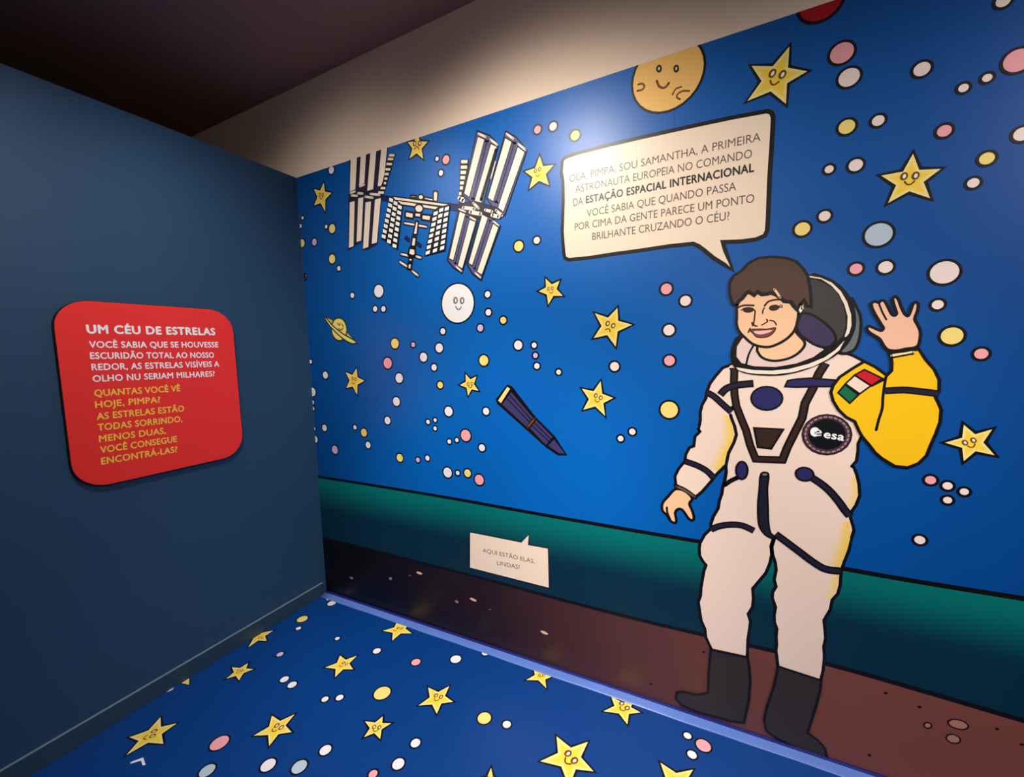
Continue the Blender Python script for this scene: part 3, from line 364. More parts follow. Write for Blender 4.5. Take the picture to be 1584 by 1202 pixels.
('astronaut','w','wall_mural','waving astronaut with short brown hair in a cream spacesuit and black boots',[('F','cs',0,[(4831,3018),(4880,3069),(5183,3084),(5377,3063),(5499,3075),(5553,3065),(5619,3024),(5638,3004),(5554,2878),(5535,2682),(5611,2564),(5631,2489),(5613,2442),(5616,2389),(5611,2320),(5586,2279),(5601,2268),(5618,2215),(5631,2151),(5637,2074),(5618,2002),(5592,1947),(5589,1911),(5606,1851),(5612,1819),(5595,1732),(5589,1672),(5570,1600),(5551,1518),(5547,1457),(5546,1396),(5534,1328),(5502,1272),(5493,1195),(5457,1102),(5465,1032),(5471,962),(5461,893),(5466,844),(5467,797),(5462,704),(5449,621),(5175,658),(5167,729),(5160,774),(5165,823),(5160,888),(5164,953),(5146,1006),(5144,1061),(5152,1127),(5129,1197),(5131,1244),(5152,1293),(5139,1347),(5150,1428),(5144,1481),(5125,1546),(5119,1604),(5133,1668),(5127,1669),(5113,1608),(5119,1540),(5108,1469),(5083,1386),(5042,1316),(4996,1238),(5002,1156),(4997,1084),(4968,1019),(4985,961),(4978,882),(4969,803),(4967,666),(4703,651),(4664,736),(4656,810),(4628,872),(4615,959),(4605,1032),(4622,1091),(4625,1161),(4635,1233),(4645,1305),(4661,1362),(4634,1395),(4613,1435),(4609,1493),(4615,1542),(4648,1617),(4697,1679),(4694,1715),(4712,1781),(4747,1857),(4754,1916),(4771,1976),(4777,2025),(4793,2097),(4801,2158),(4798,2210),(4808,2333),(4874,2493),(4825,2645),(4843,2874)]),('L','k',10.0,0,1,[(5499,3075),(5553,3065),(5619,3024),(5638,3011)]),('L','k',9.5,0,0,[(5631,2489),(5616,2442),(5617,2389),(5611,2320),(5586,2279)]),('L','k',10.0,0,0,[(5589,2282),(5601,2268),(5618,2215),(5631,2151),(5637,2074),(5618,2002),(5592,1947),(5589,1911),(5606,1851),(5612,1819),(5595,1732),(5589,1672),(5570,1600),(5551,1518),(5547,1457),(5546,1396),(5534,1328),(5502,1272),(5493,1195),(5457,1102),(5465,1032),(5471,962),(5461,893),(5466,844),(5467,797),(5462,704),(5449,621)]),('L','k',11.0,0,0,[(5175,658),(5167,729),(5160,774),(5165,823),(5160,888),(5164,953),(5146,1006),(5144,1061),(5152,1127),(5129,1197),(5131,1244),(5152,1293),(5139,1347),(5150,1428),(5144,1481),(5125,1546),(5119,1604),(5133,1668),(5127,1669),(5113,1608),(5119,1540),(5108,1469),(5083,1386),(5042,1316),(4996,1238),(5002,1156),(4997,1084),(4968,1019),(4985,961),(4978,882),(4969,803),(4967,666)]),('L','k',12.0,0,0,[(4703,651),(4664,736),(4656,810),(4628,872),(4615,959),(4605,1032),(4622,1091),(4625,1161),(4635,1233),(4645,1305),(4661,1362),(4634,1395),(4613,1435),(4609,1493),(4615,1542),(4648,1617),(4697,1679),(4694,1715),(4712,1781),(4747,1857),(4754,1916),(4771,1976),(4777,2025),(4793,2097),(4801,2158),(4798,2210)]),('G','ya','cs',0,[(5581,1878),(5589,1832),(5592,1753),(5579,1671),(5560,1595),(5537,1529)],[(5527,1870),(5510,1803),(5487,1734),(5463,1665),(5446,1596),(5441,1554)]),('G','yb','cs',0,[(5602,2225),(5618,2150),(5623,2080),(5606,2008),(5589,1978)],[(5585,2185),(5569,2128),(5558,2088),(5553,2048),(5560,2017)]),('G','yb','cs',0,[(5535,1468),(5532,1402),(5517,1329),(5488,1278)],[(5467,1452),(5458,1385),(5450,1321),(5437,1265)])]),
('arm','w',150,'lowered arm with bare hand',[('F','cs',0,[(4831,3007),(4767,2981),(4720,2920),(4679,2858),(4658,2796),(4651,2741),(4623,2685),(4611,2629),(4612,2566),(4604,2518),(4599,2485),(4593,2496),(4609,2470),(4573,2429),(4564,2348),(4531,2333),(4503,2272),(4498,2218),(4450,2150),(4421,2083),(4429,2006),(4508,1965),(4574,1919),(4630,1980),(4692,2068),(4723,2120),(4799,2215),(4815,2310),(4852,2399),(4868,2462),(4854,2531),(4833,2587),(4826,2614),(4830,2798),(4842,2950)]),('L','k',11.5,0,0,[(4831,3007),(4767,2981),(4720,2920),(4679,2858),(4658,2796),(4651,2741),(4623,2685),(4611,2629),(4612,2566),(4604,2518),(4599,2485),(4593,2496),(4609,2470),(4573,2429),(4564,2348),(4531,2333),(4503,2272),(4498,2218),(4450,2150),(4421,2083),(4429,2006),(4508,1965),(4574,1919),(4630,1980),(4692,2068),(4723,2120),(4799,2215),(4815,2310),(4852,2399),(4868,2462),(4854,2531),(4833,2587),(4826,2614)]),('L','cs',25.0,0,0,[(4836,2980),(4840,2661)]),('G','ya','cs',0,[(4816,2598),(4840,2530),(4853,2461),(4838,2398),(4802,2309),(4785,2221),(4741,2161)],[(4743,2642),(4748,2549),(4741,2454),(4718,2366),(4690,2284),(4662,2226),(4648,2192)]),('F','sk',1,[(4425,1973),(4365,1900),(4322,1838),(4322,1773),(4357,1740),(4383,1697),(4419,1680),(4432,1705),(4423,1769),(4442,1801),(4467,1808),(4492,1788),(4526,1738),(4554,1724),(4568,1749),(4554,1807),(4533,1863),(4554,1911),(4500,1964)]),('L','k',11.0,1,1,[(4425,1973),(4365,1900),(4322,1838),(4322,1773),(4357,1740),(4383,1697),(4419,1680),(4432,1705),(4423,1769),(4442,1801),(4467,1808),(4492,1788),(4526,1738),(4554,1724),(4568,1749),(4554,1807),(4533,1863),(4554,1911),(4500,1964)]),('L','k',8.5,0,1,[(4357,1806),(4361,1760),(4384,1707)]),('L','k',18.5,0,1,[(4427,2002),(4500,1973),(4575,1923)]),('L','cb',9.0,0,1,[(4433,1997),(4500,1971),(4570,1927)]),('L','k',26.0,2,1,[(4501,2216),(4589,2190),(4660,2153),(4714,2098)]),('L','st',13.5,2,1,[(4501,2216),(4589,2190),(4660,2153),(4714,2098)]),('L','k',25.5,2,1,[(4655,2788),(4707,2758),(4770,2697),(4832,2637)]),('L','st',13.5,2,1,[(4655,2788),(4707,2758),(4770,2697),(4832,2637)])]),
('harness','w',150,'dark brown harness straps and navy belts on the chest',[('L','k',28.0,2,0,[(4848,2980),(4846,2874),(4851,2776),(4865,2684),(4900,2586),(4934,2497),(4962,2384),(5000,2280),(5174,2288),(5203,2387),(5243,2492),(5289,2611),(5304,2719),(5348,2827),(5380,2932),(5418,3008)]),('L','hb',14.5,2,0,[(4848,2980),(4846,2874),(4851,2776),(4865,2684),(4900,2586),(4934,2497),(4962,2384),(5000,2280),(5174,2288),(5203,2387),(5243,2492),(5289,2611),(5304,2719),(5348,2827),(5380,2932),(5418,3008)]),('L','k',28.0,2,1,[(4752,2770),(4796,2821),(4870,2848),(4978,2861)]),('L','st',14.5,2,1,[(4752,2770),(4796,2821),(4870,2848),(4978,2861)]),('F','nb',0,[(5179,2839),(5196,2883),(5247,2894),(5335,2901),(5477,2887),(5473,2842),(5365,2841),(5248,2836)]),('L','k',6.5,1,0,[(5179,2839),(5196,2883),(5247,2894),(5335,2901),(5477,2887),(5473,2842),(5365,2841),(5248,2836)]),('F','nb',0,[(5165,2752),(5161,2725),(5147,2700),(5126,2680),(5098,2666),(5067,2661),(5036,2664),(5007,2676),(4984,2695),(4969,2720),(4963,2748),(4968,2775),(4982,2801),(5005,2821),(5033,2834),(5064,2838),(5095,2834),(5123,2822),(5145,2803),(5160,2779)]),('L','k',6.5,1,0,[(5165,2752),(5161,2725),(5147,2700),(5126,2680),(5098,2666),(5067,2661),(5036,2664),(5007,2676),(4984,2695),(4969,2720),(4963,2748),(4968,2775),(4982,2801),(5005,2821),(5033,2834),(5064,2838),(5095,2834),(5123,2822),(5145,2803),(5160,2779)]),('F','hb',0,[(4986,2521),(5175,2520),(5101,2368),(5013,2374)]),('L','k',7.0,1,0,[(4986,2521),(5175,2520),(5101,2368),(5013,2374)]),('F','dn',1,[(5037,2161),(5029,2055),(5021,1926),(5025,1807),(5039,1740),(5075,1691),(5122,1671),(5132,1692),(5107,1718),(5093,1800),(5087,1935),(5081,2061),(5086,2162)]),('L','k',6.5,1,1,[(5037,2161),(5029,2055),(5021,1926),(5025,1807),(5039,1740),(5075,1691),(5122,1671),(5132,1692),(5107,1718),(5093,1800),(5087,1935),(5081,2061),(5086,2162)]),('F','gy',0,[(5086,2168),(5085,2163),(5082,2158),(5077,2154),(5070,2151),(5063,2149),(5055,2149),(5048,2151),(5043,2154),(5040,2158),(5038,2163),(5039,2168),(5043,2174),(5048,2178),(5055,2181),(5062,2182),(5069,2182),(5076,2181),(5081,2178),(5085,2173)]),('L','k',7.0,1,0,[(5086,2168),(5085,2163),(5082,2158),(5077,2154),(5070,2151),(5063,2149),(5055,2149),(5048,2151),(5043,2154),(5040,2158),(5038,2163),(5039,2168),(5043,2174),(5048,2178),(5055,2181),(5062,2182),(5069,2182),(5076,2181),(5081,2178),(5085,2173)]),('F','nb',0,[(4948,2186),(4946,2164),(4941,2144),(4933,2128),(4922,2117),(4910,2112),(4897,2114),(4886,2123),(4877,2137),(4871,2156),(4869,2178),(4870,2200),(4876,2220),(4885,2236),(4895,2247),(4908,2252),(4920,2250),(4931,2241),(4940,2226),(4946,2207)]),('L','k',7.5,1,0,[(4948,2186),(4946,2164),(4941,2144),(4933,2128),(4922,2117),(4910,2112),(4897,2114),(4886,2123),(4877,2137),(4871,2156),(4869,2178),(4870,2200),(4876,2220),(4885,2236),(4895,2247),(4908,2252),(4920,2250),(4931,2241),(4940,2226),(4946,2207)]),('L','k',17.0,0,1,[(4878,2121),(4832,2090),(4790,2052)]),('F','nb',0,[(5368,2191),(5364,2176),(5355,2162),(5342,2152),(5326,2146),(5309,2145),(5292,2148),(5277,2156),(5266,2168),(5260,2183),(5258,2198),(5262,2214),(5272,2227),(5285,2238),(5301,2244),(5318,2245),(5334,2241),(5349,2233),(5360,2221),(5366,2207)]),('L','k',6.5,1,0,[(5368,2191),(5364,2176),(5355,2162),(5342,2152),(5326,2146),(5309,2145),(5292,2148),(5277,2156),(5266,2168),(5260,2183),(5258,2198),(5262,2214),(5272,2227),(5285,2238),(5301,2244),(5318,2245),(5334,2241),(5349,2233),(5360,2221),(5366,2207)]),('L','k',26.5,2,1,[(5361,2172),(5420,2130),(5471,2081),(5523,2012),(5555,1961),(5587,1919)]),('L','st',14.0,2,1,[(5361,2172),(5420,2130),(5471,2081),(5523,2012),(5555,1961),(5587,1919)]),('L','k',25.5,2,1,[(4694,1670),(4758,1710),(4850,1738),(4925,1739),(4998,1712)]),('L','st',13.5,2,1,[(4694,1670),(4758,1710),(4850,1738),(4925,1739),(4998,1712)]),('L','k',28.0,2,1,[(5141,1711),(5212,1660),(5295,1600),(5376,1541),(5455,1500),(5544,1504)]),('L','st',14.5,2,1,[(5141,1711),(5212,1660),(5295,1600),(5376,1541),(5455,1500),(5544,1504)])]),
('badge','w',150,'round black agency badge on the chest',[('F','bd',0,[(5579,2506),(5573,2461),(5555,2420),(5525,2386),(5486,2362),(5442,2351),(5397,2355),(5356,2372),(5322,2403),(5300,2442),(5292,2488),(5298,2534),(5318,2576),(5350,2610),(5390,2633),(5435,2642),(5479,2636),(5518,2618),(5550,2588),(5571,2549)]),('L','k',4.0,1,0,[(5579,2506),(5573,2461),(5555,2420),(5525,2386),(5486,2362),(5442,2351),(5397,2355),(5356,2372),(5322,2403),(5300,2442),(5292,2488),(5298,2534),(5318,2576),(5350,2610),(5390,2633),(5435,2642),(5479,2636),(5518,2618),(5550,2588),(5571,2549)]),('F','bk',0,[(5546,2505),(5542,2470),(5527,2439),(5504,2412),(5475,2394),(5441,2386),(5407,2389),(5376,2403),(5350,2426),(5334,2457),(5327,2492),(5332,2527),(5347,2560),(5371,2586),(5402,2603),(5435,2610),(5469,2606),(5499,2592),(5524,2569),(5540,2539)]),('L','pw',5.0,0,0,[(5561,2504),(5561,2492)]),('L','pw',5.0,0,0,[(5559,2474),(5555,2462)]),('L','pw',5.0,0,0,[(5549,2445),(5543,2434)]),('L','pw',5.0,0,0,[(5533,2419),(5525,2409)]),('L','pw',5.0,0,0,[(5512,2397),(5501,2390)]),('L','pw',5.0,0,0,[(5486,2381),(5474,2376)]),('L','pw',5.0,0,0,[(5457,2371),(5444,2369)]),('L','pw',5.0,0,0,[(5427,2369),(5414,2370)]),('L','pw',5.0,0,0,[(5397,2374),(5385,2378)]),('L','pw',5.0,0,0,[(5369,2386),(5359,2393)]),('L','pw',5.0,0,0,[(5346,2405),(5337,2415)]),('L','pw',5.0,0,0,[(5327,2430),(5321,2441)]),('L','pw',5.0,0,0,[(5315,2458),(5313,2471)]),('L','pw',5.0,0,0,[(5311,2489),(5311,2502)]),('L','pw',5.0,0,0,[(5314,2520),(5317,2533)]),('L','pw',5.0,0,0,[(5324,2550),(5331,2562)]),('L','pw',5.0,0,0,[(5341,2577),(5350,2586)]),('L','pw',5.0,0,0,[(5364,2598),(5375,2606)]),('L','pw',5.0,0,0,[(5391,2614),(5403,2618)]),('L','pw',5.0,0,0,[(5420,2623),(5433,2624)]),('L','pw',5.0,0,0,[(5450,2624),(5462,2622)]),('L','pw',5.0,0,0,[(5479,2618),(5491,2613)]),('L','pw',5.0,0,0,[(5506,2605),(5516,2598)]),('L','pw',5.0,0,0,[(5528,2586),(5536,2576)]),('L','pw',5.0,0,0,[(5546,2562),(5551,2551)]),('L','pw',5.0,0,0,[(5557,2534),(5559,2522)]),('F','wh',0,[(5395,2514),(5394,2504),(5390,2494),(5384,2486),(5377,2480),(5368,2478),(5359,2479),(5352,2484),(5345,2491),(5341,2500),(5339,2511),(5340,2522),(5344,2532),(5350,2540),(5358,2545),(5366,2547),(5375,2546),(5383,2541),(5389,2534),(5393,2525)]),('F','bk',0,[(5399,2507),(5399,2501),(5396,2495),(5393,2491),(5388,2488),(5382,2486),(5377,2487),(5372,2490),(5368,2494),(5366,2499),(5365,2505),(5365,2512),(5368,2517),(5371,2522),(5376,2525),(5381,2526),(5387,2526),(5392,2523),(5396,2519),(5398,2513)]),('L','wh',4.5,0,1,[(5370,2506),(5402,2508),(5396,2523),(5381,2526),(5370,2513),(5374,2493),(5388,2488),(5403,2491)]),('T','wh','esa',[5419,2476],[5533,2459],27.6,1)]),
('arm','w',150,'raised yellow sleeve with flag patch and waving hand',[('F','yl',0,[(5632,3015),(5690,2978),(5754,2919),(5777,2951),(5777,3002),(5769,3056),(5762,3070),(5904,3088),(5907,3092),(5943,3023),(5989,2956),(6015,2890),(6017,2817),(6002,2775),(6014,2747),(6032,2698),(6030,2614),(6012,2535),(5993,2469),(5973,2389),(5935,2333),(5882,2301),(5815,2305),(5745,2354),(5710,2389),(5673,2446),(5636,2497),(5618,2534),(5592,2600),(5543,2629),(5499,2680),(5467,2741),(5453,2802),(5464,2848),(5499,2908),(5569,2968)]),('L','k',9.5,1,0,[(5632,3015),(5690,2978),(5754,2919),(5777,2951),(5777,3002),(5769,3056),(5762,3070),(5904,3088),(5907,3092),(5943,3023),(5989,2956),(6015,2890),(6017,2817),(6002,2775),(6014,2747),(6032,2698),(6030,2614),(6012,2535),(5993,2469),(5973,2389),(5935,2333),(5882,2301),(5815,2305),(5745,2354),(5710,2389),(5673,2446),(5636,2497),(5618,2534),(5592,2600),(5543,2629),(5499,2680),(5467,2741),(5453,2802),(5464,2848),(5499,2908),(5569,2968)]),('L','k',8.0,0,1,[(5749,2908),(5744,2857),(5738,2769),(5737,2696),(5722,2621),(5710,2546)]),('L','k',23.5,2,1,[(5747,2815),(5830,2822),(5884,2819),(6016,2800)]),('L','st',12.5,2,1,[(5747,2815),(5830,2822),(5884,2819),(6016,2800)]),('F','fr',0,[(5582,2923),(5634,2960),(5732,2899),(5675,2849)]),('L','k',5.5,1,0,[(5582,2923),(5634,2960),(5732,2899),(5675,2849)]),('F','cs',0,[(5533,2862),(5582,2921),(5672,2849),(5614,2793)]),('L','k',5.5,1,0,[(5533,2862),(5582,2921),(5672,2849),(5614,2793)]),('F','fg',0,[(5493,2799),(5530,2856),(5607,2785),(5561,2726)]),('L','k',5.5,1,0,[(5493,2799),(5530,2856),(5607,2785),(5561,2726)]),('L','k',7.0,0,0,[(5675,2848),(5739,2890)]),('F','s2',1,[(5639,3242),(5647,3253),(5668,3244),(5691,3230),(5714,3219),(5725,3235),(5713,3261),(5694,3299),(5674,3341),(5659,3382),(5658,3405),(5674,3415),(5695,3407),(5708,3419),(5726,3412),(5745,3370),(5764,3326),(5780,3315),(5789,3330),(5780,3361),(5768,3407),(5767,3430),(5780,3439),(5796,3416),(5810,3370),(5829,3324),(5847,3308),(5858,3339),(5868,3380),(5881,3395),(5894,3379),(5892,3337),(5881,3287),(5896,3248),(5910,3208),(5912,3164),(5899,3107),(5842,3094),(5799,3084),(5754,3091),(5729,3123),(5707,3166),(5670,3196),(5644,3222)]),('L','k',9.0,1,1,[(5639,3242),(5647,3253),(5668,3244),(5691,3230),(5714,3219),(5725,3235),(5713,3261),(5694,3299),(5674,3341),(5659,3382),(5658,3405),(5674,3415),(5695,3407),(5708,3419),(5726,3412),(5745,3370),(5764,3326),(5780,3315),(5789,3330),(5780,3361),(5768,3407),(5767,3430),(5780,3439),(5796,3416),(5810,3370),(5829,3324),(5847,3308),(5858,3339),(5868,3380),(5881,3395),(5894,3379),(5892,3337),(5881,3287),(5896,3248),(5910,3208),(5912,3164),(5899,3107),(5842,3094),(5799,3084),(5754,3091),(5729,3123),(5707,3166),(5670,3196),(5644,3222)]),('L','k',5.5,0,1,[(5695,3405),(5715,3344),(5738,3292)]),('L','cr',5.5,0,0,[(5773,3051),(5881,3074)]),('L','k',5.5,0,0,[(5776,3038),(5882,3061)])]),
('helmet','w',150,'open helmet and neck ring behind the head',[('F','gh',1,[(5542,3441),(5576,3388),(5601,3320),(5605,3233),(5595,3146),(5564,3088),(5499,3083),(5519,3223)]),('L','k',8.5,1,1,[(5542,3441),(5576,3388),(5601,3320),(5605,3233),(5595,3146),(5564,3088),(5499,3083),(5519,3223)]),('F','k',1,[(5300,3623),(5362,3628),(5437,3586),(5495,3529),(5542,3456),(5571,3366),(5579,3264),(5559,3180),(5525,3115),(5463,3050),(5378,2998),(5265,2949),(5133,2922),(4995,2927),(4902,2948),(4840,2994),(4820,3077),(4834,3163),(4877,3231),(5110,3400)]),('F','vs',1,[(5310,3592),(5370,3578),(5426,3539),(5473,3480),(5505,3400),(5521,3311),(5516,3223),(5490,3172),(5406,3115),(5245,3237),(5272,3464)]),('F','cr',0,[(5305,3624),(5369,3606),(5437,3564),(5490,3500),(5526,3424),(5550,3338),(5554,3265),(5544,3211),(5526,3186),(5519,3190),(5531,3244),(5532,3325),(5511,3407),(5479,3483),(5435,3544),(5376,3595),(5313,3612)]),('F','ci',0,[(4899,3205),(4863,3142),(4861,3068),(4894,3018),(4980,2991),(5118,2984),(5244,3008),(5345,3052),(5404,3104),(5292,3173),(5112,3322)]),('F','pu',1,[(5262,3351),(5294,3364),(5351,3336),(5408,3285),(5452,3230),(5471,3173),(5443,3129),(5400,3119),(5350,3140),(5298,3180),(5259,3221),(5241,3275)]),('L','k',8.5,1,1,[(5262,3351),(5294,3364),(5351,3336),(5408,3285),(5452,3230),(5471,3173),(5443,3129),(5400,3119),(5350,3140),(5298,3180),(5259,3221),(5241,3275)]),('F','cr',0,[(5519,3162),(5468,3097),(5408,3047),(5315,3003),(5199,2968),(5091,2957),(4980,2962),(4859,2985),(4873,2965),(4931,2944),(4995,2934),(5119,2930),(5226,2945),(5347,2986),(5433,3038),(5492,3096)])]),
('head','w',150,'smiling face with brown eyes',[('F','sk',1,[(4999,3137),(5006,3089),(5035,3052),(5090,3031),(5151,3033),(5217,3055),(5268,3097),(5292,3154),(5246,3221),(5178,3318),(5044,3326)]),('L','k',9.0,1,1,[(4999,3137),(5006,3089),(5035,3052),(5090,3031),(5151,3033),(5217,3055),(5268,3097),(5292,3154),(5246,3221),(5178,3318),(5044,3326)]),('L','k',7.0,0,1,[(4970,3142),(4943,3082),(4926,3001)]),('F','sk',0,[(4856,3467),(4860,3369),(4859,3313),(4878,3255),(4920,3204),(4963,3162),(5012,3140),(5075,3133),(5142,3160),(5194,3200),(5229,3249),(5245,3313),(5250,3367),(5280,3387),(5273,3449),(5106,3632),(4901,3575)]),('L','k',9.5,0,1,[(4856,3467),(4860,3369),(4859,3313),(4878,3255),(4920,3204),(4963,3162),(5012,3140),(5075,3133),(5142,3160),(5194,3200),(5229,3249),(5245,3313),(5250,3367)]),('L','bl',7.0,0,1,[(4863,3434),(4902,3449),(4969,3444)]),('F','bl',0,[(4967,3410),(4964,3404),(4955,3399),(4942,3396),(4928,3397),(4915,3401),(4905,3408),(4902,3415),(4905,3422),(4914,3427),(4927,3429),(4942,3428),(4955,3424),(4964,3417)]),('L','k',3.5,1,0,[(4967,3410),(4964,3404),(4955,3399),(4942,3396),(4928,3397),(4915,3401),(4905,3408),(4902,3415),(4905,3422),(4914,3427),(4927,3429),(4942,3428),(4955,3424),(4964,3417)]),('L','bl',4.5,0,1,[(4889,3416),(4917,3430),(4959,3425),(4980,3401)]),('L','bl',6.5,0,1,[(5040,3436),(5062,3464),(5102,3474),(5142,3473)]),('F','bl',0,[(5129,3420),(5127,3412),(5120,3405),(5109,3400),(5096,3399),(5084,3401),(5075,3407),(5071,3415),(5072,3423),(5080,3431),(5091,3435),(5104,3436),(5116,3434),(5125,3428)]),('L','k',3.5,1,0,[(5129,3420),(5127,3412),(5120,3405),(5109,3400),(5096,3399),(5084,3401),(5075,3407),(5071,3415),(5072,3423),(5080,3431),(5091,3435),(5104,3436),(5116,3434),(5125,3428)]),('F','pk',0,[(5151,3424),(5149,3416),(5142,3414),(5135,3417),(5133,3425),(5135,3433),(5142,3435),(5148,3432)]),('L','k',2.0,1,0,[(5151,3424),(5149,3416),(5142,3414),(5135,3417),(5133,3425),(5135,3433),(5142,3435),(5148,3432)]),('L','bl',5.0,0,1,[(4980,3401),(4976,3346),(4972,3302),(4993,3289)]),('L','bl',5.0,0,1,[(4961,3319),(4965,3295)]),('L','bl',4.5,0,1,[(5054,3337),(5059,3319),(5024,3297)]),('L','bl',4.5,0,1,[(5028,3382),(5030,3406),(5039,3421)]),('L','bl',4.5,0,1,[(5074,3328),(5102,3318),(5116,3292)]),('L','bl',5.0,0,1,[(4949,3276),(4937,3246)]),('F','mr',1,[(4949,3266),(5010,3268),(5059,3265),(5111,3271),(5095,3232),(5056,3206),(4997,3208),(4969,3238)]),('L','bl',3.5,1,1,[(4949,3266),(5010,3268),(5059,3265),(5111,3271),(5095,3232),(5056,3206),(4997,3208),(4969,3238)]),('F','tt',1,[(4974,3253),(5011,3254),(5089,3256),(5069,3239),(5018,3227),(4984,3237)])]),
('hair','w',150,'short dark brown hair with ragged fringe',[('F','hr',0,[(4856,3451),(4827,3473),(4809,3543),(4808,3624),(4835,3677),(4892,3710),(4933,3757),(4995,3786),(5076,3785),(5169,3764),(5228,3732),(5267,3682),(5297,3627),(5311,3558),(5319,3490),(5323,3407),(5299,3416),(5280,3463),(5263,3434),(5242,3392),(5219,3422),(5202,3451),(5162,3459),(5142,3481),(5114,3507),(5081,3526),(5054,3520),(5020,3520),(4992,3542),(4972,3519),(4936,3548),(4915,3532),(4895,3502),(4870,3482)]),('L','k',9.5,1,0,[(4856,3451),(4827,3473),(4809,3543),(4808,3624),(4835,3677),(4892,3710),(4933,3757),(4995,3786),(5076,3785),(5169,3764),(5228,3732),(5267,3682),(5297,3627),(5311,3558),(5319,3490),(5323,3407),(5299,3416),(5280,3463),(5263,3434),(5242,3392),(5219,3422),(5202,3451),(5162,3459),(5142,3481),(5114,3507),(5081,3526),(5054,3520),(5020,3520),(4992,3542),(4972,3519),(4936,3548),(4915,3532),(4895,3502),(4870,3482)]),('L','k',13.0,0,0,[(5263,3434),(5242,3392),(5219,3422),(5202,3451),(5162,3459),(5142,3481),(5114,3507),(5081,3526),(5054,3520),(5020,3520),(4992,3542),(4972,3519),(4936,3548),(4915,3532),(4895,3502),(4870,3482),(4856,3451)]),('L','sk',7.5,0,1,[(5099,3550),(5116,3523),(5135,3489)]),('F','wh',0,[(5265,3430),(5247,3390),(5259,3362),(5278,3387),(5266,3397)]),('L','k',3.5,1,0,[(5265,3430),(5247,3390),(5259,3362),(5278,3387),(5266,3397)])]),
('boot','w',150,None,[('F','bt',0,[(4702,642),(4969,657),(4981,587),(4990,459),(4982,292),(4951,89),(4849,66),(4725,58),(4597,51),(4484,63),(4431,109),(4440,166),(4493,193),(4596,201),(4685,251),(4688,427)]),('L','k',10.0,1,0,[(4702,642),(4969,657),(4981,587),(4990,459),(4982,292),(4951,89),(4849,66),(4725,58),(4597,51),(4484,63),(4431,109),(4440,166),(4493,193),(4596,201),(4685,251),(4688,427)])]),
('boot','w',150,None,[('F','bt',0,[(5175,652),(5451,631),(5446,542),(5422,398),(5377,176),(5441,144),(5486,100),(5505,20),(5437,5),(5354,13),(5269,26),(5174,52),(5108,83),(5091,171),(5112,300),(5154,486),(5170,591)]),('L','k',9.0,1,0,[(5175,652),(5451,631),(5446,542),(5422,398),(5377,176),(5441,144),(5486,100),(5505,20),(5437,5),(5354,13),(5269,26),(5174,52),(5108,83),(5091,171),(5112,300),(5154,486),(5170,591)])]),
('star','f','floor_mural','smiling star in the middle of the floor',[('S',[(2296,-729),(2416,-734),(2470,-630),(2500,-744),(2608,-766),(2522,-826),(2551,-933),(2452,-871),(2347,-933),(2383,-816)],[2454,-798]),('E','br',[1211,-387,1237,-384,1227,-409],0,1.0)]),
('star','f','floor_mural','floor star tucked under the cove strip, below the dark printed ground',[('S',[(3107,-91),(3189,-95),(3230,-11),(3243,-102),(3308,-115),(3267,-171),(3317,-265),(3211,-208),(3103,-255),(3155,-161)],[3213,-148]),('E','br',[1598,-70,1616,-64,1606,-80],0,1.0)]),
('star','f','floor_mural','largest star on the floor, smiling',[('S',[(3584,-690),(3723,-735),(3830,-627),(3818,-777),(3938,-843),(3813,-885),(3810,-1027),(3707,-911),(3546,-942),(3646,-820)],[3741,-826]),('E','br',[1859,-395,1891,-412,1866,-431],0,1.0)]),
('star','f','floor_mural',None,[('S',[(3228,-1150),(3277,-1207),(3338,-1199),(3306,-1246),(3336,-1294),(3286,-1279),(3261,-1322),(3246,-1270),(3188,-1262),(3237,-1224)],[3270,-1245]),('E','br',[1623,-617,1642,-608,1639,-627],0,1.0)]),
('star','f','floor_mural','floor star under the cove strip near the boots',[('S',[(3889,-105),(4000,-129),(4084,-52),(4073,-146),(4160,-166),(4072,-222),(4082,-333),(3993,-255),(3866,-290),(3941,-194)],[4016,-189]),('E','br',[1996,-70,2023,-84,2002,-102],0,1.0)]),
('star','f','floor_mural','floor star cut off by the picture edge below the boots',[('S',[(4378,-560),(4495,-594),(4604,-513),(4566,-623),(4642,-665),(4541,-700),(4511,-800),(4465,-729),(4361,-773),(4429,-664)],[4499,-662]),('E','br',[2240,-324,2259,-324,2246,-343],0,1.0)]),
('star','f','floor_mural','floor star half hidden by the baseboard',[('S',[(-87,-879),(27,-898),(102,-818),(107,-923),(210,-971),(112,-1005),(121,-1123),(28,-1010),(-101,-990),(-28,-944)],[49,-956]),('E','br',[39,-484,53,-478,49,-494],0,1.0)]),
('star','f','floor_mural','small floor star near the baseboard',[('S',[(364,-1269),(423,-1328),(506,-1298),(465,-1378),(522,-1455),(431,-1433),(381,-1499),(363,-1412),(268,-1380),(358,-1350)],[408,-1380]),('E','br',[190,-688,207,-682,203,-702],0,1.0)]),
('star','f','floor_mural','long-armed smiling floor star between the small white dots',[('S',[(1163,-781),(1271,-802),(1334,-708),(1349,-825),(1451,-866),(1358,-909),(1369,-1019),(1281,-937),(1165,-971),(1225,-873)],[1297,-869]),('E','br',[644,-422,666,-422,648,-445],0,1.0)]),
('star','f','floor_mural','stretched floor star near the bottom of the left wall',[('S',[(316,-2019),(440,-2069),(526,-1990),(531,-2103),(656,-2144),(523,-2194),(496,-2330),(430,-2220),(311,-2239),(382,-2136)],[461,-2144]),('E','br',[218,-1058,240,-1073,221,-1092],0,1.0)]),
